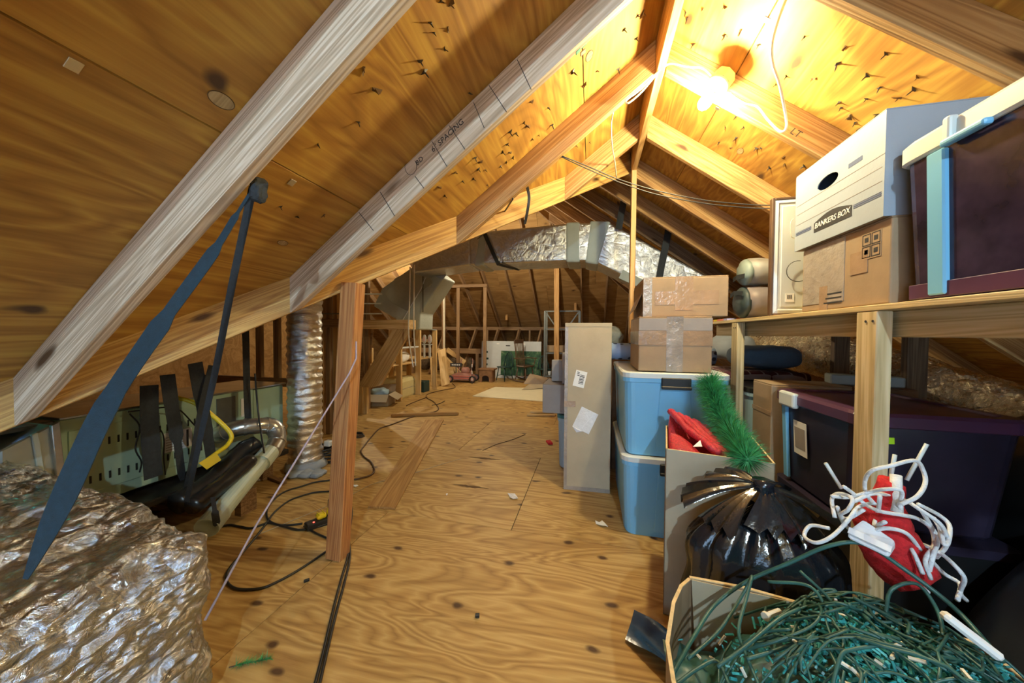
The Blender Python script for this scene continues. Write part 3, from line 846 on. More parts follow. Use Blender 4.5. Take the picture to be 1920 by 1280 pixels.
strap('black strap, left one of the crossed pair over the furnace', [at(366, 680, X=-2.40), at(378, 750, X=-2.40), at(390, 820, X=-2.40), at(398, 870, X=-2.40)], [.08] * 6 + [.07] * 6 + [.06] * 6 + [.03], (0, 1, 0))
strap('black strap, right one of the crossed pair over the furnace', [at(398, 685, X=-2.38), at(380, 760, X=-2.37), at(365, 850, X=-2.36), at(352, 915, X=-2.34)], .045, (0, 1, 0))
strap('black strap over the far end of the furnace', [at(458, 560, Y=2.1), at(461, 640, X=-2.48), at(463, 730, X=-2.48), at(466, 800, X=-2.46)], .05, (0, 1, 0))
cable('black_cable', 'thin black cord hanging in front of the flue elbow', [at(478, 700, X=-2.4), at(484, 770, X=-2.38), at(494, 840, X=-2.2), at(499, 872, X=-2.15)], .006, 'black')
strap('black strap end drooping over the near end of the pale pipe', [at(399, 932, X=-1.98), at(403, 960, X=-1.93), at(407, 985, X=-1.92)], [.02] * 6 + [.035] * 6 + [.02], (0, 1, 0))

# ------------------------------------------------------------------ foil block (insulated plenum) in the lower left corner
mb = softbox((-2.50, -.15, 0), (-1.17, .86, .57), 120, 13)
for i, v in enumerate(mb.v):
    if v.z > .3: v.z += max(0, (-1.5 - v.x)) * .10
    v.y += .05 * math.sin(v.x * 2.0) * (1 if v.y > .3 else 0)
mb = wrinkle(mb, .016, 3.2, 2., 2)
def crease(p):   # sharp-ridged folds, drawn out along a slant
    q = Vector((p.x * .8 + p.y * .5, p.y * .9 - p.x * .3, p.z))
    a = 0.
    for s_, am, sd in ((5., .014, 1.), (11., .013, 7.), (24., .009, 13.), (48., .005, 21.)):
        a += (abs(nz((q.x * 1.0, q.y * .55, q.z * 1.1), s_, sd)) - .18) * am * 2.2
    return a
_c = Vector((-1.85, .35, .25))
for i, v in enumerate(mb.v):
    d = Vector(((v.x - _c.x) / .66, (v.y - _c.y) / .5, (v.z - _c.z) / .3)); k = max(abs(d.x), abs(d.y), abs(d.z))
    d = Vector((d.x if abs(d.x) > .8 * k else 0, d.y if abs(d.y) > .8 * k else 0, d.z if abs(d.z) > .8 * k else 0)).normalized()
    mb.v[i] = v - d * crease(v)
for v in mb.v: v.z = max(v.z, .001)
fo = ob('foil_block', mb, M['foil'], smooth=True)
fo.data.polygons.foreach_set('use_smooth', [True] * len(fo.data.polygons))
tag(fo, 'big crumpled foil-wrapped insulation block filling the lower left corner', 'insulation')

# ------------------------------------------------------------------ upright foil duct
n, prof = 40, []
mb = MB(); H = 2.15; rows = 130
vs = []
for i in range(rows + 1):
    z = .04 + H * i / rows
    for j in range(n):
        a = 2 * PI * j / n
        r = .132 + .006 * math.sin(z * 95 + 1.5 * nz((math.cos(a), math.sin(a), z * 3), 1.3)) + .012 * nz((math.cos(a) * .5, math.sin(a) * .5, z * 2.2), 4.)
        vs.append((r * math.cos(a), r * math.sin(a), z))
mb.add(vs, [(i * n + j, i * n + (j + 1) % n, (i + 1) * n + (j + 1) % n, (i + 1) * n + j) for i in range(rows) for j in range(n)])
dr = thing('foil_duct', 'upright crinkled foil duct between the furnace and the timber post', 'duct', (-2.46, 2.42, 0))
ob('duct', mb, 'foil_duct', dr, smooth=True)
ob('base_collar', wrinkle(MB().lathe([(.15, 0), (.17, .02), (.15, .05), (.138, .07)], 24), .015, 14), 'white_board', dr, smooth=True)
for k in range(3):
    ob('foam_lump', wrinkle(softbox((.02 + .08 * k, -.24 + .03 * k, .0), (.14 + .08 * k, -.12 + .03 * k, .04), 8, 3), .012, 22, k), 'white_board', dr, smooth=True)
tag(ob('wood_scrap', MB().box((0, 0, .012), (.24, .035, .024)), 'lumber_old', mtx=T(at(518, 902, Z=0), -.25), bev=.003), 'dark wood strip lying at the foot of the foil duct', 'wood scrap')
tag(ob('wood_scrap', MB().box((0, 0, .010), (.09, .05, .02)), 'paper', mtx=T(at(486, 899, Z=0), .2), bev=.003), 'small pale scrap lying left of the foil duct foot', 'wood scrap')

# stud frames behind the furnace and behind the duct
kw = thing('stud_frame', 'dark stud frame standing behind the furnace', 'frame', (-3.6, 2.9, 0))
for i, x in enumerate((488, 521)):
    b = at(x, 740, Y=2.9); b.z = .002
    zt = zn(2.9) - .02
    beam('stud', b, Vector((b.x, b.y, 2.3)), .075, .038, 'lumber_old', kw, up=(0, 1, 0))
b0 = at(440, 700, Y=2.93)
beam('rail', (-4.4, 2.9, .66), (-3.0, 2.9, .66), .04, .09, 'lumber_old', kw)
sf = thing('stud_frame', 'brown stud partition seen between the foil duct and the timber post', 'frame', (-3.0, 3.3, 0))
for x, mt_ in ((606, 'lumber'), (618, 'lumber_old'), (632, 'lumber')):
    b = at(x, 800, Y=3.3)
    beam('stud', (b.x, 3.3, .002), (b.x, 3.3, 2.4), .06, .05, mt_, sf, up=(0, 1, 0))
a, b = at(594, 606, Y=3.28), at(645, 606, Y=3.28)
beam('rail', a, b, .04, .10, 'lumber_old', sf)
beam('rail', at(594, 588, Y=3.26), at(645, 588, Y=3.26), .012, .012, 'steel_dark', sf)
tag(ob('duct_panel', MB().box((0, 0, 1.0), (.5, .25, 2.0)), 'mastic', mtx=T((at(612, 640, Y=3.9).x, 3.95, .001)), bev=.01), 'pale metal duct rising behind the brown stud partition', 'duct')

# ------------------------------------------------------------------ overhead duct
od = thing('overhead_duct', 'big foil-faced rectangular duct crossing under the far roof', 'duct', (0, 0, 0))
YD = 4.2
def dsec(name, px, mat, y0=YD, dep=.48, bev=.03, par=od, rows=None):
    return ob(name, MB().prism([at(x, y, Y=y0) for x, y in px], (0, 0, 0), (0, dep, 0)), mat, par, bev=bev, seg=3)
dsec('duct_section', [(772, 512), (882, 496), (882, 436), (772, 455)], 'foil_wrap')
dsec('duct_section', [(880, 496), (1064, 489), (1064, 418), (880, 436)], 'foil_wrap')
dsec('elbow', [(1062, 489), (1112, 489), (1142, 415), (1062, 418)], 'foil_wrap')
dsec('duct_section', [(1110, 489), (1330, 594), (1372, 540), (1140, 415)], 'foil_wrap')
dsec('mastic_band', [(1061, 491), (1088, 491), (1088, 415), (1061, 416)], 'mastic', YD - .006, .49)
dsec('mastic_band', [(1096, 491), (1122, 496), (1146, 414), (1106, 413)], 'mastic', YD - .006, .49)
dsec('mastic_band', [(888, 498), (908, 497), (914, 432), (898, 433)], 'mastic', YD - .006, .49)
dsec('mastic_band', [(1160, 521), (1260, 568), (1262, 552), (1168, 505)], 'mastic', YD - .004, .03, .004)
leg = ob('drop_leg', MB().prism([at(x, y, Y=4.6) for x, y in ((832, 520), (787, 588), (786, 618), (750, 618), (742, 598), (700, 574), (716, 540), (790, 488))], (0, 0, 0), (0, .45, 0)), 'mastic', od, bev=.02, seg=2)
ob('bare_panel', MB().prism([at(x, y, Y=4.59) for x, y in ((800, 508), (812, 530), (775, 560), (768, 585), (735, 568), (722, 552), (740, 522), (785, 498))], (0, 0, 0), (0, .02, 0)), 'grey_metal', od, bev=.005)
ob('corner_tape', MB().prism([at(x, y, Y=4.57) for x, y in ((806, 498), (838, 512), (830, 524), (796, 508))], (0, 0, 0), (0, .02, 0)), 'white_board', od, bev=.004)
ob('support_strap', MB().ribbon(curve([at(905, 430, Y=4.17), at(916, 455, Y=4.17), at(932, 490, Y=4.17), at(940, 497, Y=4.2), at(975, 506, Y=4.68)], 4), .05, (1, 0, .3)), 'strap', od)
for px_, lab in (([(1262, 378), (1252, 440), (1240, 500), (1236, 522)], 'black strap slanting down onto the bright right end of the duct'), ([(1172, 365), (1165, 400), (1160, 430)], 'dark strap holding the duct beside the yellow post')):
    strap(lab, [at(x, y, Y=4.12) for x, y in px_], .075, (1, 0, .2))
for i, (pts, mt_, lab, r) in enumerate((
        ([(769, 500), (768, 560), (766, 620), (770, 660), (775, 688)], 'wire_white', 'cream cable hanging by the slanted board, left one', .009),
        ([(777, 496), (776, 560), (776, 620), (778, 660), (779, 686)], 'wire_white', 'cream cable hanging by the slanted board, right one', .009),
        ([(793, 490), (793, 530), (793, 585)], 'black', 'dark cable hanging against the pale duct leg', .007),
        ([(806, 506), (796, 524), (790, 540), (778, 560), (762, 588), (752, 604)], 'white', 'thin pale tube slanting across the duct leg', .007))):
    cable('hanging_cable', lab, [at(x, y, Y=4.15 if i < 2 else 4.55) for x, y in pts], r, mt_)


# ------------------------------------------------------------------ storage shelf on the right
sh = thing('storage_shelf', 'pale timber shelf of plywood on two-by-four posts along the right', 'shelf', (.93, 1.5, 0))
SX, SZ = .93, 1.307
beam('shelf_board', (1.36, .20, SZ - .010), (1.36, 3.0, SZ - .010), .86, .020, 'shelf_wood', sh, bev=.002)
for y0 in (-.14, .945):
    pz = ob('post', MB().box((0, 0, 0), (SZ - .022, .045, .089)), 'shelf_wood', sh, T((.0235, y0 + .045, (SZ - .020) / 2)) @ Matrix.Rotation(-PI / 2, 4, 'Y') @ Matrix.Rotation(PI / 2, 4, 'X'), bev=.003)
ob('post', MB().box((0, 0, 0), (SZ - .022, .045, .089)), 'shelf_wood', sh, T((.0235, -1.20, (SZ - .020) / 2)) @ Matrix.Rotation(-PI / 2, 4, 'Y') @ Matrix.Rotation(PI / 2, 4, 'X'), bev=.003)
for y0 in (.0, .75, 1.3):
    ob('post', MB().box((0, 0, 0), (SZ - .022, .089, .045)), 'lumber_old', sh, T((.78, y0, (SZ - .020) / 2)) @ Matrix.Rotation(-PI / 2, 4, 'Y') @ Matrix.Rotation(PI / 2, 4, 'X'), bev=.003)
for xx_ in (.062, .76):
    beam('rail', (.93 + xx_ + .019, .20, SZ - .065), (.93 + xx_ + .019, 3.0, SZ - .065), .038, .088, 'shelf_wood' if xx_ < .5 else 'lumber_old', sh)
for y0 in (-.1, .7, 1.35): ob('joist', MB().mm((.10, y0, SZ - .108), (.76, y0 + .038, SZ - .020)), 'lumber_old', sh, bev=.003)
for y0 in (-.125, .965):
    for k in (0, .05): ob('screw_head', MB().lathe([(.0045, 0), (.004, .0015)], 8, T((-.0005, y0 + k * .6, SZ - .055), 0, 0, -PI / 2)), 'nail', sh)
br = inframe('base_rail', MB().box((0, 0, 0), (1.2, .05, .089)), 'shelf_wood', T((1.60, 1.75, .055), PI / 2 - .06), bev=.003)
br.matrix_basis = T((1.60, 1.75, .046), PI / 2 - .06); tag(br, 'pale timber rail lying on the floor at the foot of the black sheeting', 'timber')


# ------------------------------------------------------------------ totes
def rrect(w, d, r, n=4):
    out = []
    for cx, cy, a0 in ((w / 2 - r, d / 2 - r, 0), (-w / 2 + r, d / 2 - r, PI / 2), (-w / 2 + r, -d / 2 + r, PI), (w / 2 - r, -d / 2 + r, 1.5 * PI)):
        for k in range(n + 1):
            a = a0 + PI / 2 * k / n; out.append((cx + r * math.cos(a), cy + r * math.sin(a)))
    return out


def loft(rings, cap0=True, cap1=True):
    mb = MB(); n = len(rings[0][0]); vs = []
    for lp, z in rings: vs += [(x, y, z) for x, y in lp]
    fs = [(i * n + j, i * n + (j + 1) % n, (i + 1) * n + (j + 1) % n, (i + 1) * n + j) for i in range(len(rings) - 1) for j in range(n)]
    if cap0: fs.append(tuple(range(n - 1, -1, -1)))
    if cap1: fs.append(tuple((len(rings) - 1) * n + j for j in range(n)))
    return mb.add(vs, fs)


def tote(name, label, c, w, d, h, body, lid, rz=0., handle='tote_black', taper=.9, group=None, panel=True):
    r = thing(name, label, 'storage tote', c, rz, group)
    ob('body', loft([(rrect(w * taper * .97, d * taper, .05), 0), (rrect(w * taper, d * taper, .055), .012), (rrect(w * .95, d * .96, .06), h - .05), (rrect(w * .985, d * .985, .06), h - .046), (rrect(w * .985, d * .985, .06), h - .02)]), body, r, bev=.0, smooth=False)
    ob('lid', loft([(rrect(w * .98, d * .98, .06), h - .024), (rrect(w, d, .065), h - .020), (rrect(w, d, .065), h + .006), (rrect(w * .97, d * .97, .06), h + .012), (rrect(w * .90, d * .92, .05), h + .012), (rrect(w * .88, d * .90, .05), h + .004)]), lid, r)
    if panel:
        for s in (-1, 1):
            yb, yt = s * (d * taper / 2 + .004), s * (d * .965 / 2 + .004)
            P = [(-w * .17, yb, .03), (w * .17, yb, .03), (w * .14, yt, h - .055), (-w * .14, yt, h - .055)]
            ob('end_panel', MB().prism(P, (0, 0, 0), (0, -s * .02, 0)), body, r, bev=.004)
    if handle:
        for s in (-1, 1):
            y = s * (d * .985 / 2 + .008)
            hd = ob('latch', MB().box((0, y, h - .045), (.155, .022, .062)), handle, r, bev=.004)
            ob('latch_bar', MB().box((0, y + s * .010, h - .070), (.158, .020, .018)), handle, hd, bev=.004)
    return r

tote('storage_tote', 'blue-grey tote with pale lid and black latch, lower of the stack', (.475, 2.47, .001), .58, .86, .47, 'tote_blue', 'tote_lid')
tote('storage_tote', 'blue-grey tote with pale lid and black latch, upper of the stack', (.475, 2.47, .485), .58, .86, .485, 'tote_blue', 'tote_lid')
tote('storage_tote', 'pale grey tote with teal lid behind the tall carton', (-.06, 3.2, .001), .46, .5, .47, 'grey_blue', 'teal', handle=None)
bt = tote('storage_tote', 'light blue tote behind the second shelf post', (1.205, 2.605, .001), .43, .47, .855, 'grey_blue', 'tote_black', handle=None, panel=False)

# dark tote under the shelf, standing on a crate
cr = thing('plastic_crate', 'black crate on the floor carrying the plum-lidded tote', 'crate', (1.23, 1.79, .001))
ob('body', loft([(rrect(.44, .52, .04), 0), (rrect(.48, .58, .04), .45)]), 'tote_black', cr)
ob('rim', loft([(rrect(.49, .59, .045), .42), (rrect(.49, .59, .045), .452)]), 'tote_dark', cr)
dt = thing('storage_tote', 'dark tote with plum lid and white latch under the shelf', 'storage tote', (1.235, 1.80, .455))
ob('body', loft([(rrect(.42, .46, .04), 0), (rrect(.44, .48, .05), .012), (rrect(.49, .57, .05), .42)]), 'tote_dark', dt)
ob('lid', loft([(rrect(.50, .585, .05), .405), (rrect(.51, .60, .055), .41), (rrect(.51, .60, .055), .448), (rrect(.49, .58, .05), .46), (rrect(.44, .52, .05), .46), (rrect(.43, .51, .05), .452)]), 'plum_lid', dt)
lt = ob('latch', MB().box((-.258, .145, .425), (.03, .13, .075)), 'tote_lid', dt, bev=.010, seg=2)
ob('rib', MB().prism([(-.236, .17, .02), (-.236, .205, .02), (-.253, .205, .40), (-.253, .17, .40)], (-.006, 0, 0), (.01, 0, 0)), 'tote_blue', dt, bev=.003)
lb = ob('label_sheet', MB().prism([(-.240, .015, .17), (-.240, .115, .17), (-.246, .118, .33), (-.246, .018, .33)], (-.003, 0, 0), (-.001, 0, 0)), 'paper', dt)
ob('label_print', MB().prism([(-.2405, .026, .20), (-.2405, .104, .20), (-.2455, .107, .30), (-.2455, .028, .30)], (-.0045, 0, 0), (-.0032, 0, 0)), 'card_grey', lb)

# plum tote on the shelf, nearest the camera
pt = thing('storage_tote', 'see-through plum tote with grey latched lid nearest the camera on the shelf', 'storage tote', (.96, 1.01, SZ + .002))
ob('body', loft([(rrect(.42, .58, .03), 0), (rrect(.44, .60, .04), .012), (rrect(.47, .645, .045), .44)], True, True), 'plum_clear', pt, T((.235, 0, 0)))
ob('lid', loft([(rrect(.49, .66, .05), .425), (rrect(.50, .675, .05), .432), (rrect(.50, .675, .05), .478), (rrect(.48, .65, .05), .49), (rrect(.42, .6, .05), .49)]), 'tote_lid', pt, T((.24, 0, 0)))
for y0 in (.155, -.14):
    h_ = ob('latch', MB().box((-.014, y0, .455), (.022, .022, .075)), 'tote_lid', pt, bev=.006, seg=2)
    ob('latch_foot', MB().box((-.020, y0 - .045, .422), (.022, .11, .018)), 'tote_blue', h_, bev=.006, seg=2)
ob('rib', MB().prism([(.010, .175, .012), (.010, .225, .012), (-.004, .225, .42), (-.004, .175, .42)], (-.008, 0, 0), (.012, 0, 0)), 'tote_blue', pt, bev=.004)
ob('base_band', MB().prism([(.012, -.29, .006), (.012, .29, .006), (.011, .29, .05), (.011, -.29, .05)], (-.004, 0, 0), (.006, 0, 0)), 'plum_lid', pt, bev=.002)
for k, (yy_, zz_, s_, mt_) in enumerate(((.22, .20, .06, 'bag_mauve'), (-.02, .15, .08, 'card_grey'), (-.15, .22, .07, 'plum_lid'))):
    pass


# ------------------------------------------------------------------ cartons
def carton(label, lo, hi, mat='card', rz=0., tape=None, flaps=True, name='carton', sags=0., tapew=.05, tape_front=False, seed=0):
    """closed carton: body, top flaps, tape strips"""
    lo = Vector(lo); hi = Vector(hi); c = (lo + hi) / 2; s = hi - lo
    r = thing(name, label, 'carton', (c.x, c.y, lo.z), rz)
    mb = MB(); n = 6; w2, d2 = s.x / 2, s.y / 2
    ob('body', MB().mm((-w2, -d2, 0), (w2, d2, s.z - .006)), mat, r, bev=.005, seg=2)
    if flaps:
        for k in (-1, 1):
            ob('flap', MB().mm((-w2 + .001, -d2 + .002 if k < 0 else .0015, s.z - .006), (w2 - .001, -.0015 if k < 0 else d2 - .002, s.z)), mat, r, bev=.002)
    if tape:
        ob('tape', MB().mm((-tapew / 2, -d2 - .0015, s.z * .62), (tapew / 2, d2 + .0015, s.z + .0015)), tape, r)
    return r, w2, d2, s.z

# upper stack by the yellow post
r, w2, d2, hz = carton('brown carton with crossed clear tape standing on the upper tote', (.28, 2.10, .985), (.675, 2.52, 1.308), 'card')
ob('tape_vertical', MB().mm((-.045, -d2 - .0018, 0), (.045, -d2 + .001, hz)), 'tape_clear', r)
ob('tape_band', MB().mm((-w2 - .0015, -d2 - .0016, hz * .48), (w2 + .0015, -d2 + .001, hz * .74)), 'tape', r)
ob('tape_band', MB().mm((-w2 - .0016, -d2 - .001, hz * .48), (-w2 + .001, d2, hz * .74)), 'tape', r)
ob('crease_panel', MB().mm((-w2, -d2 - .0012, hz * .75), (w2, -d2 + .001, hz * .97)), 'card_grey', r)
r, w2, d2, hz = carton('brown carton with a cross of wide tape, top of the stack', (.315, 2.19, 1.312), (.785, 2.66, 1.555), 'card', tape=None)
ob('tape_vertical', MB().mm((-.055, -d2 - .0018, .04), (.045, -d2 + .001, hz)), 'tape', r)
ob('tape_band', MB().mm((-w2 * .72, -d2 - .0016, hz * .30), (w2 * .78, -d2 + .001, hz * .64)), 'tape', r)
ob('tape_edge', MB().mm((-w2 - .001, -d2 - .0012, 0), (-w2 + .05, -d2 + .001, hz)), 'tape_clear', r)
ob('tape_edge', MB().mm((-w2 - .0015, -d2 - .001, 0), (-w2 + .001, d2, hz * .9)), 'tape', r)
ob('side_flap', MB().prism([(-w2, -d2 + .05, .16), (-w2, d2 * .9, .13), (-w2 - .045, d2 * .9, .02), (-w2 - .045, -d2 + .05, .05)], (0, 0, 0), (.003, 0, .003)), 'card', r)
# tall carton
tc = thing('tall_carton', 'tall narrow pale carton standing upright on the floor', 'carton', (-.022, 2.68, .001), .035)
w2, d2, hz = .172, .11, 1.285
ob('body', MB().mm((-w2, -d2, 0), (w2, d2, hz)), 'card_pale', tc, bev=.004, seg=2)
ob('tape_edge', MB().mm((-w2 - .0015, -d2 - .0012, 0), (-w2 + .022, -d2 + .001, hz)), 'tape_clear', tc)
ob('tape_edge', MB().mm((-w2 - .0016, -d2 - .001, 0), (-w2 + .001, -d2 + .03, hz)), 'tape_clear', tc)
ob('top_flap', MB().mm((-w2, -d2 - .002, hz - .028), (w2, -d2 + .001, hz + .002)), 'card_pale', tc, bev=.001)
ob('staple_tape', MB().box((-w2 + .04, -d2 - .001, .665), (.085, .002, .045)), 'tape', tc)
ob('bottom_tape', MB().mm((-w2, -d2 - .0014, .0), (w2, -d2 + .001, .030)), 'tape_clear', tc)
for (cx, cz, w_, h_, a_, nm) in ((-.058, .86, .085, .125, .22, 'barcode_label'), (-.015, .545, .135, .17, .42, 'packing_pouch')):
    lb = ob(nm, MB().box((0, 0, 0), (w_, .0016, h_)), 'paper' if nm[0] == 'b' else 'film', tc, T((cx, -d2 - .0015, cz), 0, 0, a_))
    if nm[0] == 'b':
        for k in range(7): ob('bar', MB().box((.012, -.001, -.035 + .011 * k), (.036, .0006, .004 + .003 * (k % 2))), 'ink', lb)
        for k in range(3): ob('print_line', MB().box((-.022 + .002 * k, -.001, .048 - .012 * k), (.018, .0006, .005)), 'ink', lb)
    else:
        ob('pouch_fold', MB().box((.02, -.003, .01), (.006, .003, .15)), 'film', lb, T((0, 0, 0), 0, 0, .25))
        ob('torn_corner', MB().add([(-.07, 0, -.085), (-.02, 0, -.115), (.02, 0, -.085), (-.02, -.008, -.09)], [(0, 1, 3), (1, 2, 3), (2, 0, 3), (0, 2, 1)]), 'film', lb)
# boxes behind the tall carton, over the teal-lidded tote
r, w2, d2, hz = carton('open-topped grey-brown carton on the teal-lidded tote', (-.42, 2.98, .486), (.05, 3.42, .75), 'card_grey', flaps=False)
ob('flap', MB().prism([(-w2, -d2, hz - .006), (-w2, d2, hz - .006), (-w2 - .20, d2 + .02, hz + .03), (-w2 - .18, -d2 + .02, hz - .012)], (0, 0, 0), (0, 0, .004)), 'card', r)
r, w2, d2, hz = carton('slim grey carton leaning with a white label on the open carton', (-.25, 3.02, .753), (-.02, 3.10, 1.04), 'card_grey', flaps=False)
ob('label', MB().mm((-.06, -d2 - .002, .08), (.03, -d2 + .001, .19)), 'paper', r)
ob('label_bar', MB().mm((-.045, -d2 - .003, .09), (-.02, -d2 - .0018, .18)), 'ink', r)
carton('slim grey carton, taller one behind the labelled slim carton', (-.36, 3.16, .753), (-.10, 3.24, .96), 'card_grey', flaps=False)

# under the shelf: pale carton beside the plum tote
r, w2, d2, hz = carton('tall brown carton wedged behind the plum-lidded tote', (.985, 2.125, .001), (1.36, 2.34, .93), 'card')
ob('tape', MB().mm((-w2 - .0015, -d2 - .001, .30), (-w2 + .001, d2, .33)), 'tape', r)
ob('tape', MB().mm((-w2 - .0015, -d2 - .001, .75), (-w2 + .001, d2, .775)), 'tape', r)

# on the shelf: taped carton and file box
r, w2, d2, hz = carton('brown carton sealed with shiny clear tape under the white file box', (.952, 1.345, SZ + .002), (1.33, 1.81, 1.596), 'card', flaps=True)
ob('tape_film', MB().mm((-w2 - .0018, -.03, .03), (-w2 + .001, d2 - .01, hz - .01)), 'tape_clear', r)
ob('tape', MB().mm((-w2 - .0022, -.14, .12), (-w2 + .001, -.06, .20)), 'tape', r)
ob('tape', MB().mm((-w2 - .0022, .06, .0), (-w2 + .001, .11, .10)), 'tape', r)
for k in range(3): ob('printed_line', MB().mm((-w2 - .0024, -.02, .025 + .018 * k), (-w2 + .001, .08 - .01 * k, .031 + .018 * k)), 'ink', r)
ic = ob('handling_symbols', MB().mm((-w2 - .0016, -.195, .165), (-w2 + .001, -.115, .255)), 'card', r)
for i_ in range(2):
    for j_ in range(2):
        y0, z0 = -.192 + .040 * i_, .170 + .043 * j_
        for (a, b, c_, d_) in ((0, 0, .036, .003), (0, .037, .036, .003), (0, 0, .003, .04), (.033, 0, .003, .04), (.010, .012, .016, .016)):
            ob('symbol_stroke', MB().mm((-w2 - .0022, y0 + a, z0 + b), (-w2 - .0014, y0 + a + c_, z0 + b + d_)), 'ink', ic)

fb = thing('file_box', 'white cardboard file box with oval hand hole on the taped carton', 'file box', (.935, 1.60, 1.598), .0)
L_, W_, H_ = .49, .36, .345
# left face built around the hand hole
mb = MB(); hy, hz_, ha, hb = .03, .235, .062, .026
ring = [(hy + ha * math.cos(a) * (1.0), hz_ + hb * math.sin(a)) for a in [2 * PI * k / 24 for k in range(24)]]
outer = []
for k in range(24):
    a = 2 * PI * k / 24; cx, sz_ = math.cos(a), math.sin(a)
    t = min((L_ / 2 - (hy if cx > 0 else -hy)) / max(abs(cx), 1e-6), ((H_ - hz_) if sz_ > 0 else hz_) / max(abs(sz_), 1e-6))
    outer.append((hy + cx * t, hz_ + sz_ * t))
# add exact corners by snapping nearest ring points
for cy, cz in ((L_ / 2, H_), (-L_ / 2, H_), (-L_ / 2, 0), (L_ / 2, 0)):
    k = min(range(24), key=lambda i: (outer[i][0] - cy) ** 2 + (outer[i][1] - cz) ** 2); outer[k] = (cy, cz)
vs = []
for x in (0, .004):
    vs += [(x, y, z) for y, z in ring] + [(x, y, z) for y, z in outer]
fs = []
for k in range(24):
    k2 = (k + 1) % 24
    fs += [(k, k2, 24 + k2, 24 + k), (48 + k, 72 + k, 72 + k2, 48 + k2), (k, 48 + k, 48 + k2, k2), (24 + k, 24 + k2, 72 + k2, 72 + k)]
ob('side_wall', MB().add(vs, fs), 'white_board', fb)
ob('side_wall', MB().mm((W_ - .004, -L_ / 2, 0), (W_, L_ / 2, H_)), 'white_board', fb)
for s in (-1, 1): ob('end_wall', MB().mm((.004, s * (L_ / 2 - .002) - .002, 0), (W_ - .004, s * (L_ / 2 - .002) + .002, H_)), 'white_board', fb)
ob('bottom', MB().mm((.004, -L_ / 2 + .004, 0), (W_ - .004, L_ / 2 - .004, .004)), 'card', fb)
ob('lid', MB().mm((.0, -L_ / 2, H_), (W_, L_ / 2, H_ + .006)), 'white_board', fb, bev=.002)
ob('folders', MB().mm((.05, -L_ / 2 + .03, .005), (W_ - .05, L_ / 2 - .03, .22)), 'card_grey', fb)
for (z0, y0, y1) in ((.205, -.245, .235), (.165, -.235, .235), (.118, -.235, .235)):
    ob('ruled_line', MB().mm((-.0008, y0, z0), (.0002, y1, z0 + .0018)), 'card_grey', fb)
for (y0, y1) in ((-.235, -.115), (.125, .235)):
    for z0, t_ in ((.070, .0025), (.0755, .0045), (.083, .0015)): ob('stripe', MB().mm((-.0009, y0, z0), (.0002, y1, z0 + t_)), 'ink_blue', fb)
ob('code_patch', MB().mm((-.0009, -.15, .232), (.0002, -.085, .248)), 'ink_blue', fb)
# name plate with bowed top edge and lettering
P = [(0, .105, .048), (0, -.108, .048), (0, -.108, .088)] + [(0, -.108 + .213 * k / 8, .088 + .022 * math.sin(PI * k / 8)) for k in range(1, 9)]
npl = ob('name_plate', MB().prism(P, (-.0012, 0, 0), (.0002, 0, 0)), 'ink', fb)
tm = text_mesh('BANKERS BOX', .0315, 'paper', .18, .0005, space=.95)
link('lettering', tm, npl, Matrix.Translation((-.0018, 0, .073)) @ Matrix(((0, 0, -1), (-1, 0, 0), (0, 1, 0))).to_4x4())
tag(fb, fb['label'], 'file box')

# framed panel standing on the shelf
fp = thing('framed_panel', 'white moulded panel in a dark frame standing on the shelf', 'panel', (.945, 2.075, SZ + .001), .0)
W_, H_ = .42, .635
ob('backing', MB().mm((.01, .005, .01), (W_ - .01, .022, H_ - .01)), 'white', fp)
for nm, a, b in (('frame_side', (0, 0, 0), (.014, .030, H_)), ('frame_side', (W_ - .014, 0, 0), (W_, .030, H_)), ('frame_side', (.014, 0, H_ - .014), (W_ - .014, .030, H_)), ('frame_side', (.014, 0, 0), (W_ - .014, .030, .014))):
    ob(nm, MB().mm(a, b), 'rocker', fp, bev=.003)
ob('panel_field', loft([([(x, z) for x, z in ((.014, .014), (W_ - .014, .014), (W_ - .014, H_ - .014), (.014, H_ - .014))], 0), ([(.03, .03), (W_ - .03, .03), (W_ - .03, H_ - .03), (.03, H_ - .03)], .004), ([(.042, .042), (W_ - .042, .042), (W_ - .042, H_ - .042), (.042, H_ - .042)], -.003), ([(.05, .05), (W_ - .05, .05), (W_ - .05, H_ - .05), (.05, H_ - .05)], .003)]), 'white', fp, Matrix.Translation((0, .004, 0)) @ Matrix(((1, 0, 0), (0, 0, -1), (0, 1, 0))).to_4x4())
ob('sticker', MB().mm((.07, -.0015, .075), (.11, .002, .12)), 'paper', fp)
for k in range(4): ob('sticker_bar', MB().mm((.078 + .006 * k, -.0025, .09), (.081 + .006 * k, -.0014, .112)), 'ink', fp)
loopc = [(.12 + .055 * math.cos(a), -.006 - .01 * math.sin(a * .5), .235 + .055 * math.sin(a)) for a in [PI * (.45 + 1.25 * k / 14) for k in range(15)]]
ob('hanging_cord', MB().tube(loopc, .0018, 6), 'black', fp, smooth=True)
ob('hanging_cord', MB().tube(curve([(.095, -.006, .515), (.082, -.012, .50), (.078, -.014, .47), (.085, -.012, .42), (.105, -.005, .41)]), .0015, 6), 'wire_white', fp, smooth=True)

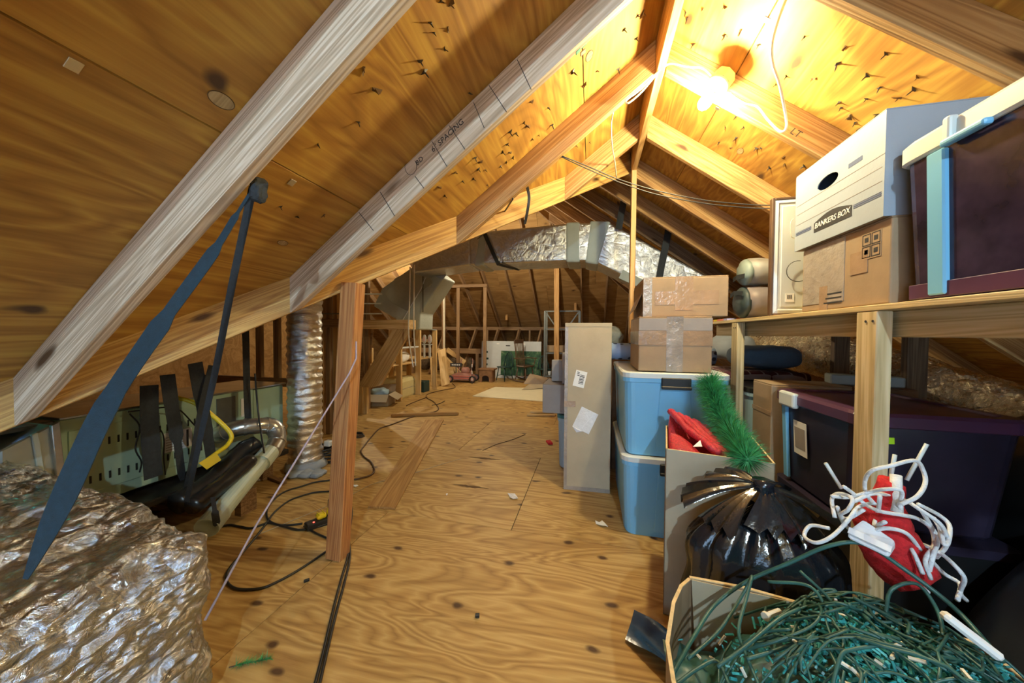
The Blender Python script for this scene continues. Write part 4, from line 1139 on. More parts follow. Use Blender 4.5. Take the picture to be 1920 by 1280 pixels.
# sleeping bags
def bedroll(label, c, r, L, body, cap, sq):
    o = thing('sleeping_bag', label, 'sleeping bag', c)
    m = Matrix.Rotation(PI / 2, 4, 'Y')
    n = 28
    prof = [(r * .10, -.012), (r * .55, -.010), (r * .85, 0), (r * .97, .014), (r, .035)]
    mb = MB().lathe(prof, n, m)
    mb.v = [Vector((v.x, v.y, v.z * sq + .010 * math.sin(5 * math.atan2(v.z, v.y)) * (0 if abs(v.y) + abs(v.z) < r * .3 else 1) * .5)) for v in mb.v]
    ob('end_cap', wrinkle(mb, .006, 14), cap, o, smooth=True)
    prof = [(r * .995, .030)] + [(r * (1.0 + .03 * math.sin(k * .9)), .035 + (L - .04) * k / 8) for k in range(1, 9)] + [(r * .8, L + .01)]
    mb = MB().lathe(prof, n, m)
    mb.v = [Vector((v.x, v.y, v.z * sq)) for v in mb.v]
    ob('roll', wrinkle(mb, .010, 9, 3), body, o, smooth=True)
    return o
b1 = bedroll('mauve-grey sleeping bag roll with black end, lower of two on the shelf', (.955, 2.50, SZ + .114), .106, .5, 'bag_mauve', 'bag_dark', .95)
b2 = bedroll('pale grey sleeping bag roll with grey-green end, upper of two on the shelf', (.965, 2.49, SZ + .104 + .205), .092, .5, 'bag_grey', 'bag_green', .92)
ob('strap', MB().ribbon([(-.016, -.088, -.035), (-.026, 0, -.03), (-.016, .088, -.035)], .03, (0, 0, 1)), 'strap', b2)
ob('strap', MB().ribbon([(-.014, -.095, .05), (-.028, 0, .062), (-.014, .095, .05)], .028, (0, 0, 1)), 'strap', b1)
cp = thing('printed_packet', 'coral packet with yellow and lilac corners under the sleeping bags', 'packet', (.932, 2.62, SZ + .001))
ob('packet_body', MB().mm((.0, 0, 0), (.25, .34, .012)), 'coral', cp, bev=.002)
ob('yellow_corner', MB().mm((-.001, .19, -.0002), (.04, .26, .0125)), 'yellow', cp)
ob('lilac_corner', MB().mm((-.001, -.002, -.0002), (.06, .06, .0125)), 'lilac', cp)
tag(ob('coral_box', MB().mm((0, 0, 0), (.20, .22, .09)), 'coral', mtx=T((1.19, 2.74, SZ + .001)), bev=.004), 'coral box standing behind the sleeping bags', 'box')

# ------------------------------------------------------------------ goods under the shelf, at the back
tag(ob('fabric_roll', wrinkle(MB().tube([(.98, 3.31, 1.01), (1.08, 3.31, 1.01)], [.07, .075], 18), .004, 10), 'stars', smooth=True), 'blue star-print fabric roll under the shelf beside the post', 'fabric roll')
tag(ob('pillow', wrinkle(softbox((1.12, 2.93, .94), (1.60, 3.22, 1.12), 14, 3.2), .012, 6), plain('slate_cushion', (.10, .15, .20), .8, bump=.4, bscale=120.), smooth=True), 'dark slate cushion lying under the shelf', 'cushion')
tag(ob('plaid_blanket', wrinkle(softbox((.95, 2.86, .80), (1.62, 3.30, .93), 16, 5), .012, 5), 'plaid', smooth=True), 'folded dark red plaid blanket under the shelf', 'blanket')
tag(ob('cream_cloth', wrinkle(softbox((1.10, 3.35, .97), (1.46, 3.6, 1.22), 12, 2.6), .02, 5), 'white_board', smooth=True), 'cream bundle seen under the shelf behind the slate cushion', 'cloth')
r_, w2, d2, hz = carton('plain carton on the floor under the plaid blanket', (1.02, 3.03, .001), (1.7, 3.36, .80), 'card')
tag(ob('styrofoam_bar', MB().box((0, 0, 0), (.30, .10, .055)), 'mastic', mtx=T((1.49, 2.26, .955), -.25), bev=.006), 'pale grey slab lying under the shelf near the foil tube', 'slab')
carton('wide dark carton under the pale grey slab', (1.40, 2.14, .001), (1.65, 2.36, .925), 'brown_box')
pts = curve([(1.55, 4.0, 1.15), (1.72, 3.5, 1.10), (1.92, 3.0, 1.0), (2.12, 2.5, .84), (2.25, 2.1, .70)], 12)
mb = MB().tube(pts, [.17 + .006 * (i % 2) for i in range(len(pts))], 24)
tag(ob('flexible_duct', wrinkle(mb, .018, 9), 'foil_warm', smooth=True), 'brass-toned foil flexible duct running under the right slope', 'duct')

# black polythene heap under the shelf at the far right
mb = MB(); n, m_ = 40, 40; vs = []
for i in range(n + 1):
    for j in range(m_ + 1):
        u, v = i / n, j / m_
        x = 1.12 + 1.35 * u; y = .35 + 1.70 * v
        if y > 1.44: x = max(x, 1.515)
        z = 1.0 * (1 - (1 - u) ** 3.0) * (1 - .08 * v) * (1.0 if v < .93 else 1 - (v - .93) * 5)
        z = min(z, zr(x) - .24)
        z += .035 * nz((x, y, 0), 3.5) + .014 * nz((x, y, 0), 11.) + .02 * abs(math.sin((x * .7 + y) * 6 + nz((x, y, 0), 2.) * 3))
        vs.append((x, y, max(z, .002)))
mb.add(vs, [(i * (m_ + 1) + j, (i + 1) * (m_ + 1) + j, (i + 1) * (m_ + 1) + j + 1, i * (m_ + 1) + j + 1) for i in range(n) for j in range(m_)])
tag(ob('polythene_sheet', mb, 'sheet_black', smooth=True), 'black polythene sheeting heaped under the shelf at the far right', 'plastic sheet')
ob('lime_sticker', MB().box((-.145, -.2865, .365), (.055, .003, .024)), 'lime', dt, Matrix.Rotation(-.05, 4, 'Y'))['label'] = 'lime green sticker'

# ------------------------------------------------------------------ open carton with red cloth and garland
oc = thing('open_carton', 'open tall carton holding red sequin cloth behind the black bag', 'carton', (.54, 1.668, .001), -.20)
W_, D_, H_ = .375, .40, .715
for nm, a, b in (('front_wall', (-W_ / 2, -D_ / 2, 0), (W_ / 2, -D_ / 2 + .006, H_)), ('back_wall', (-W_ / 2, D_ / 2 - .006, 0), (W_ / 2, D_ / 2, H_)), ('side_wall', (-W_ / 2, -D_ / 2, 0), (-W_ / 2 + .006, D_ / 2, H_)), ('side_wall', (W_ / 2 - .006, -D_ / 2, 0), (W_ / 2, D_ / 2, H_)), ('bottom', (-W_ / 2, -D_ / 2, 0), (W_ / 2, D_ / 2, .006))):
    ob(nm, MB().mm(a, b), 'card_pale' if nm == 'front_wall' else 'card', oc, bev=.0015)
for a, b in (((-W_ / 2, -D_ / 2 - .0002, H_), (W_ / 2, -D_ / 2 + .0062, H_ + .0015)), ((W_ / 2 - .0064, -D_ / 2, H_), (W_ / 2 + .0002, D_ / 2, H_ + .0015)), ((-W_ / 2 - .0002, -D_ / 2, H_), (-W_ / 2 + .0064, D_ / 2, H_ + .0015)), ((-W_ / 2, D_ / 2 - .006, H_), (W_ / 2, D_ / 2, H_ + .0015))):
    ob('cut_edge', MB().mm(a, b), 'card_edge', oc)
ob('printed_script', MB().box((-W_ / 2 - .0008, -.11, .40), (.001, .02, .20)), 'tape', oc)
ob('front_patch', MB().mm((-W_ / 2 + .01, -D_ / 2 - .0014, .12), (-W_ / 2 + .12, -D_ / 2 + .001, .36)), 'card_pale', oc)
mb = MB(); n, m_ = 46, 34; vs = []
for i in range(n + 1):
    for j in range(m_ + 1):
        u, v = i / n, j / m_
        x = -.165 + .33 * u; y = -.18 + .36 * v
        f = math.sin(9 * u + 7 * v * (1 - u) + 2.2 * nz((x, y, 0), 5))
        z = .685 + .035 * f + .07 * (1 - u) * v + .02 * nz((x, y, 0), 12)
        if u < .02 or u > .98 or v < .02 or v > .98: z -= .05
        vs.append((x - .012 * (1 - u), y, z))
mb.add(vs, [(i * (m_ + 1) + j, (i + 1) * (m_ + 1) + j, (i + 1) * (m_ + 1) + j + 1, i * (m_ + 1) + j + 1) for i in range(n) for j in range(m_)])
rc = thing('sequin_cloth', 'folded red sequin cloth bulging from the open carton', 'cloth', (.54, 1.668, .001), -.20)
ob('cloth', mb, 'red', rc, smooth=True)
for k in range(4):
    x0 = -.165 + .035 * k
    ob('fold', wrinkle(MB().tube(curve([(x0, .16, .80 - .012 * k), (x0 + .03, .08, .790 - .012 * k), (x0 + .07, -.02, .765 - .012 * k), (x0 + .13, -.10, .735 - .010 * k), (x0 + .18, -.15, .71)], 8), .017, 8), .006, 20, k), 'red', rc, smooth=True)
ob('care_tag', MB().add([(-.085, -.16, .728), (-.05, -.165, .735), (-.055, -.13, .752), (-.075, -.15, .735)], [(0, 1, 2), (0, 3, 1), (1, 3, 2), (2, 3, 0)]), 'paper', rc)

# green garland
gp_ = [at(x, y, Y=yy_) for x, y, yy_ in ((1330, 712, 1.86), (1338, 742, 1.80), (1350, 775, 1.74), (1368, 806, 1.64), (1388, 838, 1.52), (1402, 862, 1.42))]
path = curve(gp_, 14)
mb = MB(); rnd = random.Random(3)
for k in range(6000):
    i = rnd.randrange(len(path) - 1); p0 = path[i].lerp(path[i + 1], rnd.random()); t = (path[i + 1] - path[i]).normalized()
    d = Vector((rnd.gauss(0, 1), rnd.gauss(0, 1), rnd.gauss(0, 1))); d -= t * d.dot(t); d.normalize()
    d = (d + t * rnd.uniform(-.7, .5)).normalized(); L = rnd.uniform(.055, .10)
    s = d.cross(Vector((rnd.random(), rnd.random(), rnd.random()))).normalized() * .0019
    a = p0 + d * .008
    mb.add([a - s, a + s, p0 + d * L + Vector((0, 0, -.006))], [(0, 1, 2)])
ga = thing('garland', 'green tinsel pine garland rising out of the open carton', 'garland', gp_[-1])
ob('stem', MB().tube(path, .008, 6), 'needle', ga, world=True, smooth=True)
nd = ob('needles', mb, 'needle', ga, world=True); nd['kind'] = 'stuff'

# ------------------------------------------------------------------ tied black bin bag
bb = thing('bin_bag', 'shiny black bin bag tied at the neck in front of the open carton', 'bag', (.575, 1.275, .001))
mb = MB(); n, m_ = 72, 30; vs = []
for j in range(m_ + 1):
    v = j / m_; z = .64 * v
    base = .215 * (1 - .10 * v) if v < .72 else .215 * .93 * (1 - ((v - .72) / .28) ** 1.7 * .93)
    for i in range(n):
        a = 2 * PI * i / n
        fold = .016 * math.sin(11 * a + 3 * v) + .010 * math.sin(23 * a - 5 * v)
        r = base + fold * (.25 + 1.0 * v) * (1 if v < .94 else .35) + .016 * nz((math.cos(a), math.sin(a), v * 3), 2.)
        r = max(r, .012)
        vs.append((r * 1.12 * math.cos(a), r * .62 * math.sin(a), z))
mb.add(vs, [(j * n + i, j * n + (i + 1) % n, (j + 1) * n + (i + 1) % n, (j + 1) * n + i) for j in range(m_) for i in range(n)] + [tuple(range(n - 1, -1, -1)), tuple(m_ * n + i for i in range(n))])
ob('bag_body', mb, 'bag', bb, smooth=True)
ob('tied_neck', wrinkle(MB().lathe([(.02, .615), (.034, .64), (.024, .655), (.034, .67), (.026, .695), (.034, .71)], 16), .006, 40), 'bag', bb, smooth=True)
for k, (a0, L, dr_) in enumerate(((2.9, .24, -.02), (2.2, .17, .05), (3.6, .19, -.06), (.2, .22, -.05), (5.6, .15, -.06), (4.6, .13, -.04), (1.2, .12, .02))):
    mb = MB(); vs = []; nn = 14
    for i in range(nn + 1):
        u = i / nn
        for j in range(9):
            v = j / 8 - .5
            wd = .03 + .16 * u ** 1.3
            aa = a0 + v * wd / max(.06, L * u + .03)
            rr = .012 + L * u
            z = .690 + dr_ * u - .06 * u * u + .014 * math.sin(v * 22 + k) * (.3 + u)
            vs.append((rr * math.cos(aa), rr * .8 * math.sin(aa), z))
    mb.add(vs, [(i * 9 + j, (i + 1) * 9 + j, (i + 1) * 9 + j + 1, i * 9 + j + 1) for i in range(nn) for j in range(8)])
    ob('bag_frill', mb, 'bag', bb, smooth=True)
bp = MB(); vs = []
for i in range(13):
    for j in range(13):
        u, v = i / 12, j / 12
        x = .145 + .19 * u + .05 * v; y = 1.335 - .17 * u + .14 * v
        vs.append((x, y, .012 + .06 * u * (1 - .3 * v) + .025 * math.sin(7 * v + 4 * u) * u + .03 * max(0, v - .6)))
bp.add(vs, [(i * 13 + j, (i + 1) * 13 + j, (i + 1) * 13 + j + 1, i * 13 + j + 1) for i in range(12) for j in range(12)])
tag(ob('plastic_film', bp, 'bag_blue', smooth=True), 'dark blue plastic film spilling on the floor beside the front carton', 'plastic sheet')

# ------------------------------------------------------------------ front carton full of light strings
fc = thing('front_carton', 'big open carton of tangled green light strings in the right foreground', 'carton', (0, 0, 0))
rim = [(.188, .60), (.180, .76), (.190, .865), (.232, .99), (.270, 1.065), (.306, 1.113), (.45, 1.10), (.62, 1.08), (.78, 1.06), (.93, 1.04), (.95, .80), (.94, .55), (.55, .50), (.25, .50)]
ZT = .45
def wallstrip(name, pts, mat, t=.005):
    mb = MB()
    n = len(pts)
    vs = []
    for i, (x, y) in enumerate(pts):
        cx, cy = .56 - x, .80 - y; L = math.hypot(cx, cy); nx, ny = cx / L * t, cy / L * t
        zt = ZT + .006 * math.sin(i * 2.3)
        vs += [(x, y, .001), (x, y, zt), (x + nx, y + ny, zt), (x + nx, y + ny, .001)]
    fs = [(i * 4 + j, i * 4 + (j + 1) % 4, i * 4 + 4 + (j + 1) % 4, i * 4 + 4 + j) for i in range(n - 1) for j in range(4)] + [(3, 2, 1, 0), tuple((n - 1) * 4 + j for j in range(4))]
    return ob(name, mb.add(vs, fs), mat, fc), [(v[0], v[1], v[2]) for v in vs]
for nm, seg in (('side_wall', rim[:6]), ('back_wall', rim[5:10]), ('side_wall', rim[9:12]), ('front_wall', [rim[11], rim[12], rim[13], rim[0]])):
    o, vs = wallstrip(nm, seg, 'card')
    ep = [(Vector(vs[i * 4 + 1]) + Vector(vs[i * 4 + 2])) / 2 for i in range(len(vs) // 4)]
    ob('cut_edge', MB().ribbon(ep, .009, (.3, 1, 0) if nm != 'side_wall' else (1, -.2, 0), .003), 'card_edge', fc)
ob('bottom', MB().mm((.20, .52, .002), (.93, 1.05, .008)), 'card_in', fc)
ob('back_flap', MB().prism([(.31, 1.105, ZT), (.62, 1.075, ZT), (.62, 1.060, .2), (.32, 1.085, .2)], (0, -.006, 0), (0, -.003, 0)), 'card_pale', fc)

# tangle: one object for what nobody could count
rnd = random.Random(11)
def heap(x, y):
    u = ((x - .63) / .36) ** 2 + ((y - .80) / .36) ** 2
    return .33 + .26 * max(0, 1 - u) + .03 * nz((x, y, 0), 7)
ls = thing('light_strings', 'tangle of green and teal light strings heaped in the front carton', 'light string', (.6, .8, .02))
mb = MB(); n = 40; vs = []
for i in range(n + 1):
    for j in range(n + 1):
        x = .22 + .70 * i / n; y = .53 + .52 * j / n
        vs.append((x, y, heap(x, y) - .05 + .02 * nz((x, y, 0), 25)))
mb.add(vs, [(i * (n + 1) + j, (i + 1) * (n + 1) + j, (i + 1) * (n + 1) + j + 1, i * (n + 1) + j + 1) for i in range(n) for j in range(n)])
ob('tangled_core', mb, 'cord_green', ls, world=True, smooth=True)
mb = MB()
for k in range(3200):
    x = rnd.gauss(.66, .12); y = rnd.gauss(.80, .13)
    if not (.25 < x < .92 and .54 < y < 1.05): continue
    p = Vector((x, y, heap(x, y) - .035 + rnd.random() * .03)); d = Vector((rnd.gauss(0, 1), rnd.gauss(0, 1), rnd.gauss(.3, .5))).normalized()
    mb.tube([p, p + d * rnd.uniform(.012, .03)], rnd.uniform(.002, .0042), 4)
o = ob('small_bulbs', mb, 'lights_teal', ls, world=True); o['kind'] = 'stuff'
mb = MB()
for k in range(70):
    x = rnd.uniform(.28, .9); y = rnd.uniform(.56, 1.0)
    p = Vector((x, y, heap(x, y) - .01 + rnd.random() * .02)); d = Vector((rnd.gauss(0, 1), rnd.gauss(0, 1), rnd.gauss(.3, .5))).normalized()
    mb.tube([p, p + d * rnd.uniform(.015, .03)], .0035, 5)
o = ob('white_sockets', mb, 'wire_white', ls, world=True); o['kind'] = 'stuff'
mb = MB()
for k in range(46):
    cx, cy = rnd.uniform(.36, .86), rnd.uniform(.62, .98); r = rnd.uniform(.05, .17); a0 = rnd.uniform(0, 6.3); tl = rnd.uniform(-.25, .25)
    pts = []
    for q in range(12):
        a = a0 + q * rnd.uniform(.3, .5)
        x = min(.92, max(.215, cx + r * math.cos(a))); y = min(1.07, max(.50, cy + r * math.sin(a)))
        pts.append((x, y, heap(x, y) + .012 + tl * r * math.sin(a) * .6 + .012 * rnd.random()))
    mb.tube(curve(pts, 4), rnd.choice((.0022, .0026, .0032)), 5)
o = ob('cord_tangle', mb, 'cord_green', ls, world=True, smooth=True); o['kind'] = 'stuff'
# big loops standing out of the box
for k, pts in enumerate((
        [(1262, 1262, .80), (1300, 1195, .92), (1340, 1135, 1.02), (1400, 1090, 1.05), (1480, 1055, 1.03), (1555, 1023, 1.0), (1620, 1020, .98), (1700, 1070, .95), (1790, 1140, .90), (1880, 1240, .80)],
        [(1290, 1235, .85), (1350, 1180, .92), (1395, 1110, 1.0), (1410, 1080, 1.0), (1400, 1120, .95), (1385, 1180, .88), (1398, 1225, .84), (1425, 1290, .78)],
        [(1440, 1090, 1.0), (1520, 1100, .95), (1552, 1160, .90), (1530, 1185, .86), (1465, 1215, .84), (1400, 1235, .82)],
        [(1500, 1070, .98), (1560, 1130, .92), (1575, 1200, .86), (1570, 1262, .8)],
        [(1660, 1150, .92), (1672, 1105, .95), (1720, 1095, .94), (1760, 1150, .90), (1770, 1215, .84), (1780, 1290, .78)],
        [(1560, 1165, .9), (1640, 1220, .85), (1730, 1285, .79)],
        [(1600, 1120, .93), (1690, 1170, .88), (1790, 1270, .8)],
        [(1345, 1250, .8), (1400, 1210, .84), (1460, 1160, .9), (1500, 1140, .93)],
        [(1265, 1285, .77), (1310, 1252, .81), (1345, 1240, .83), (1370, 1290, .77)])):
    ob('loop_of_cord', MB().tube(curve([at(x, y, Y=yy_) for x, y, yy_ in pts], 8), .0038 if k else .0048, 7), 'cord_green', ls, world=True, smooth=True)

# red and white yarn bundle
yb = thing('yarn_bundle', 'red plush stocking wound with loops of white yarn behind the light strings', 'yarn bundle', (.78, 1.05, .45))
pb = [at(x, y, Y=1.04) for x, y in ((1672, 905), (1655, 970), (1668, 1025), (1700, 1075))]
ob('red_plush', wrinkle(MB().tube(curve(pb, 8), [.022 + .035 * min(1, i / 12) for i in range(25)], 14), .012, 18), 'red_plush', yb, world=True, smooth=True)
ob('white_post', MB().tube([at(1680, 890, Y=1.03), at(1682, 960, Y=1.0)], .011, 8), 'yarn', yb, world=True, smooth=True)
for pts in ([(1555, 990), (1520, 985), (1508, 1005), (1530, 1017), (1560, 1005), (1590, 975), (1610, 950), (1640, 942)],
            [(1582, 912), (1600, 925), (1622, 945), (1650, 958), (1690, 965), (1720, 972), (1745, 990), (1752, 1020), (1735, 1050), (1745, 1085)],
            [(1640, 945), (1624, 925), (1622, 900), (1635, 882), (1670, 873), (1715, 863), (1730, 880), (1735, 905), (1720, 930), (1690, 945)],
            [(1560, 930), (1590, 932), (1630, 922), (1660, 917), (1690, 920), (1685, 950)],
            [(1565, 970), (1560, 935), (1575, 925), (1598, 935), (1590, 955), (1575, 965), (1590, 972), (1620, 955)],
            [(1722, 945), (1760, 965), (1780, 985), (1778, 1015), (1770, 1020), (1762, 990), (1750, 970)],
            [(1680, 1022), (1720, 1018), (1760, 1035), (1790, 1060), (1808, 1085), (1800, 1110), (1812, 1125)],
            [(1745, 1050), (1770, 1075), (1800, 1095), (1795, 1125)],
            [(1688, 948), (1690, 985), (1700, 1015), (1715, 1040), (1730, 1075)],
            [(1650, 930), (1646, 960), (1640, 985), (1660, 978)],
            [(1600, 940), (1640, 925), (1690, 935), (1725, 955), (1765, 985), (1775, 1020), (1755, 1045)],
            [(1570, 950), (1585, 985), (1620, 1000), (1660, 990), (1700, 1000), (1725, 1030)],
            [(1665, 1010), (1690, 1050), (1720, 1090), (1740, 1110)],
            [(1730, 960), (1745, 985), (1758, 1010), (1750, 1040), (1742, 1070)]):
    ob('yarn_loop', MB().tube(curve([at(x, y, Y=.99 + .03 * math.sin(i * 1.3)) for i, (x, y) in enumerate(pts)], 6), .0044, 7), 'yarn', yb, world=True, smooth=True)
pk = thing('clear_packet', 'glossy clear packet lying in front of the red plush stocking', 'packet', (.67, .97, .60))
P = [at(x, y, Y=yy_) for x, y, yy_ in ((1588, 1000, .98), (1618, 978, 1.0), (1680, 1020, .97), (1668, 1038, .94))]
ob('packet_body', wrinkle(MB().prism(P, (0, 0, -.012), (0, 0, .010)), .002, 30), 'film', pk, world=True, bev=.006, seg=2)
ob('packet_seal', MB().ribbon([P[0] + Vector((0, -.004, .012)), P[3] + Vector((0, -.004, .012))], .016, (1, 0, .3)), 'film', pk, world=True)
for (x, y, x2, y2, lab) in ((1548, 868, 1577, 915, 'thin grey stick poking up left of the yarn bundle'), (1700, 900, 1738, 832, 'thin grey stick poking up right of the yarn bundle'), (1668, 905, 1678, 852, 'short grey stick standing beside the red plush')):
    tag(ob('thin_stick', MB().tube([at(x, y, Y=1.08), at(x2, y2, Y=1.08)], .0045, 6), 'tote_lid', smooth=True), lab, 'stick')
tag(ob('white_bar', MB().box((0, 0, 0), (.085, .022, .016)), 'paper', mtx=Matrix.Translation(at(1820, 1190, Y=.80)) @ Matrix.Rotation(.65, 4, 'Y') @ Matrix.Rotation(-.3, 4, 'Z'), bev=.005), 'white plastic bar lying on the light strings at the right', 'bar')
tag(ob('white_peg', MB().tube([at(1436, 1155, Y=.93), at(1462, 1145, Y=.95)], .0065, 8).tube([at(1434, 1156, Y=.925), at(1438, 1154, Y=.93)], .010, 8), 'wire_white'), 'white peg with round head lying in the front carton', 'peg')


# ------------------------------------------------------------------ far end of the attic
sfr = thing('stud_frame', 'tall stud frame with a header against the far slope', 'frame', (-3.2, 8.15, 0))
for x in (-3.82, -3.40, -2.66): beam('stud', (x, 8.15, .002), (x, 8.15, 2.40), .085, .038, 'lumber_old', sfr, up=(0, 1, 0))
beam('header', (-3.88, 8.15, 2.44), (-2.60, 8.15, 2.44), .085, .075, 'lumber_old', sfr)
kf = thing('brace_frame', 'long purlin on slanted braces under the far roof slope', 'frame', (-2.5, 9.5, 0))
beam('purlin', (-6.5, 9.62, 1.36), (.6, 9.62, 1.36), .05, .10, 'lumber_old', kf)
for x in (-4.4, -3.4, -2.70, -2.05, -1.40, -.6): beam('brace', (x, 9.58, 1.34), (x - .22, 8.9, .002), .05, .09, 'lumber_old', kf)
for x in (-3.05, -1.75): beam('stud', (x, 9.62, .002), (x, 9.62, 1.31), .05, .09, 'lumber_old', kf, up=(0, 1, 0))
bl = thing('low_beam', 'low rough beam on short legs behind the far clutter', 'beam', (-3.3, 8.75, 0))
beam('beam_timber', (-6.0, 8.98, .70), (-2.2, 8.98, .70), .09, .14, 'lumber_old', bl)
for x in (-5.2, -4.2, -3.15, -2.5): beam('leg', (x, 8.98, .002), (x, 8.98, .63), .08, .08, 'lumber_old', bl, up=(0, 1, 0))
ORD = ('first', 'second', 'third', 'fourth', 'fifth', 'sixth', 'seventh', 'eighth', 'ninth')
for k in range(9):
    x = -5.4 + .52 * k + random.uniform(-.1, .1); s_ = random.uniform(.25, .42)
    tag(ob('insulation_batt', wrinkle(softbox((x - s_ / 2, 9.85, .001), (x + s_ / 2, 10.25, .30 + .25 * random.random()), 8, 3), .05, 4, k), 'debris', smooth=True), '%s dark insulation batt from the left under the far eave' % ORD[k], 'insulation', 'insulation batts under the far eave')
tag(beam('white_pipe', (at(833, 522, Y=8.0).x, 8.0, .002), (at(833, 522, Y=8.0).x, 8.0, at(833, 522, Y=8.0).z), .05, .05, 'wire_white', up=(0, 1, 0), bev=.015), 'thin cream vertical pipe in front of the far stud frame', 'pipe')
for i, (x, y0, y1, Yd, lb) in enumerate(((950, 512, 600, 9.1, 'short dark hanger under the far roof, left one'), (1079, 508, 560, 9.0, 'short dark hanger under the far roof, right one'))):
    a, b = at(x, y1, Y=Yd), at(x, y0, Y=Yd)
    tag(beam('roof_hanger', a, Vector((a.x, Yd, min(b.z, zf(Yd) - .2))), .06, .04, 'lumber', up=(0, 1, 0)), lb, 'timber')
mr = thing('metal_rack', 'grey metal rack frame standing beside the far post', 'rack', (-.65, 7.8, 0))
for x in (-1.06, -.26):
    for y in (7.8, 8.15): beam('upright', (x, y, .002), (x, y, 1.75), .045, .03, 'steel_dark', mr, up=(0, 1, 0))
for z in (1.74, 1.32, .75, .2):
    beam('cross_bar', (-1.06, 7.8, z), (-.26, 7.8, z), .03, .03, 'steel_dark', mr)
    if z in (.75, .2): ob('rack_shelf', MB().mm((-1.06, 7.8, z), (-.26, 8.15, z + .02)), 'steel_dark', mr, world=True)
beam('diagonal', (-1.04, 7.82, 1.72), (-.82, 7.82, 1.40), .012, .03, 'steel_dark', mr)
beam('diagonal', (-.28, 7.82, 1.72), (-.50, 7.82, 1.40), .012, .03, 'steel_dark', mr)
tag(ob('brown_carton', MB().mm((-1.02, 7.96, .772), (-.32, 8.12, .93)), 'card', bev=.004), 'low brown carton on the metal rack shelf', 'carton')
for k in range(5):
    x = -.95 + .14 * k
    tag(ob('white_cup', MB().lathe([(.03, 0), (.045, .09), (.043, .09), (.028, .006)], 10, T((x, 7.9, .222))), 'white'), 'small white cup, %s from the left on the metal rack' % ORD[k], 'cup', 'white cups on the metal rack')

# white display board with garden print
wb = thing('display_board', 'white display board with a green garden print leaning at the far end', 'board', (-2.10, 8.64, .004))
mt_ = Matrix.Rotation(-.06, 4, 'X')
ob('board', MB().mm((-.83, 0, 0), (.83, .02, 1.0)), 'white', wb, mt_, bev=.004)
ob('garden_print', MB().mm((-.27, -.004, .08), (.83, 0, .74)), 'mural', wb, mt_)
for (x, z) in ((-.36, .93), (.36, .93)): ob('clip', MB().box((x, -.004, z), (.07, .006, .03)), 'paper', wb, mt_)
for (x, z) in ((-.70, .70), (-.68, .52), (-.70, .36)): ob('drawing', MB().box((x, -.003, z), (.11, .004, .05)), 'chair_green', wb, mt_)
ob('pen_mark', MB().box((-.08, -.003, .88), (.12, .004, .025)), 'ink', wb, mt_ @ T((0, 0, 0)))

# chairs
def spindle_chair(name, label, loc, rz, s, mat, rocker=False):
    r = thing(name, label, 'chair', loc, rz)
    z0 = .05 if rocker else 0
    hs = .42 * s
    ob('seat', loft([(rrect(.38 * s, .38 * s, .08 * s), hs), (rrect(.42 * s, .42 * s, .09 * s), hs + .02 * s), (rrect(.40 * s, .40 * s, .09 * s), hs + .04 * s)]), mat, r)
    for sx in (-1, 1):
        for sy in (-1, 1):
            ob('leg', MB().tube([(sx * .19 * s, sy * .19 * s, z0 + .001), (sx * .16 * s, sy * .165 * s, .2 * s), (sx * .13 * s, sy * .14 * s, hs + .01)], [.012 * s, .018 * s, .013 * s], 8), mat, r, smooth=True)
        ob('stretcher', MB().tube([(sx * .17 * s, -.175 * s, .17 * s), (sx * .17 * s, .175 * s, .17 * s)], .009 * s, 6), mat, r)
    ob('stretcher', MB().tube([(-.17 * s, 0, .17 * s), (.17 * s, 0, .17 * s)], .009 * s, 6), mat, r)
    top = 1.12 * s if rocker else .88 * s; b = .16 * s
    if rocker:
        ob('top_rail', MB().box((0, b + .08 * s, top), (.40 * s, .025 * s, .11 * s)), mat, r, bev=.006)
        for k in range(7):
            x = (-.17 + .0567 * k) * s
            ob('spindle', MB().tube([(x * .9, b, hs + .03 * s), (x, b + .08 * s, top)], .010 * s if 0 < k < 6 else .017 * s, 6), mat, r)
        for sx in (-1, 1):
            ob('arm', MB().box((sx * .24 * s, -.02 * s, hs + .24 * s), (.06 * s, .42 * s, .022 * s)), mat, r, bev=.005)
            ob('arm_post', MB().tube([(sx * .20 * s, -.15 * s, hs + .02 * s), (sx * .24 * s, -.18 * s, hs + .24 * s)], .013 * s, 6), mat, r)
            ob('rocker', MB().tube(curve([(sx * .19 * s, -.42 * s, .075), (sx * .19 * s, -.2 * s, .035), (sx * .19 * s, .1 * s, .022), (sx * .19 * s, .42 * s, .06), (sx * .19 * s, .52 * s, .10)]), .020 * s, 6), mat, r, smooth=True)
    else:
        arc_ = [(.20 * s * math.cos(a), b + .06 * s * math.sin(a), hs + .03 * s + (top - hs) * math.sin(a)) for a in [PI * k / 16 for k in range(17)]]
        ob('hoop', MB().tube(arc_, .021 * s, 8), mat, r, smooth=True)
        for k in range(5):
            x = (-.12 + .06 * k) * s; zt = hs + .03 * s + (top - hs) * math.sqrt(max(0, 1 - (x / (.20 * s)) ** 2)) - .01
            ob('spindle', MB().tube([(x * .8, b, hs + .03 * s), (x, b + .05 * s, zt)], .011 * s, 6), mat, r)
    return r
spindle_chair('spindle_chair', 'small dark green hoop-back chair in front of the display board', (-2.14, 8.2, .001), -.55, .80, 'chair_green')
spindle_chair('rocking_chair', 'brown spindle-back rocking chair in front of the garden print', (-1.60, 8.15, .001), 1.05, .90, 'rocker', True)
spindle_chair('spindle_chair', 'small dark green chair partly behind the rocking chair', (-1.12, 8.36, .001), .5, .70, 'chair_green')
st = thing('low_cabinet', 'low brown toy stove with arched opening left of the green chair', 'cabinet', (-2.52, 7.92, .001))
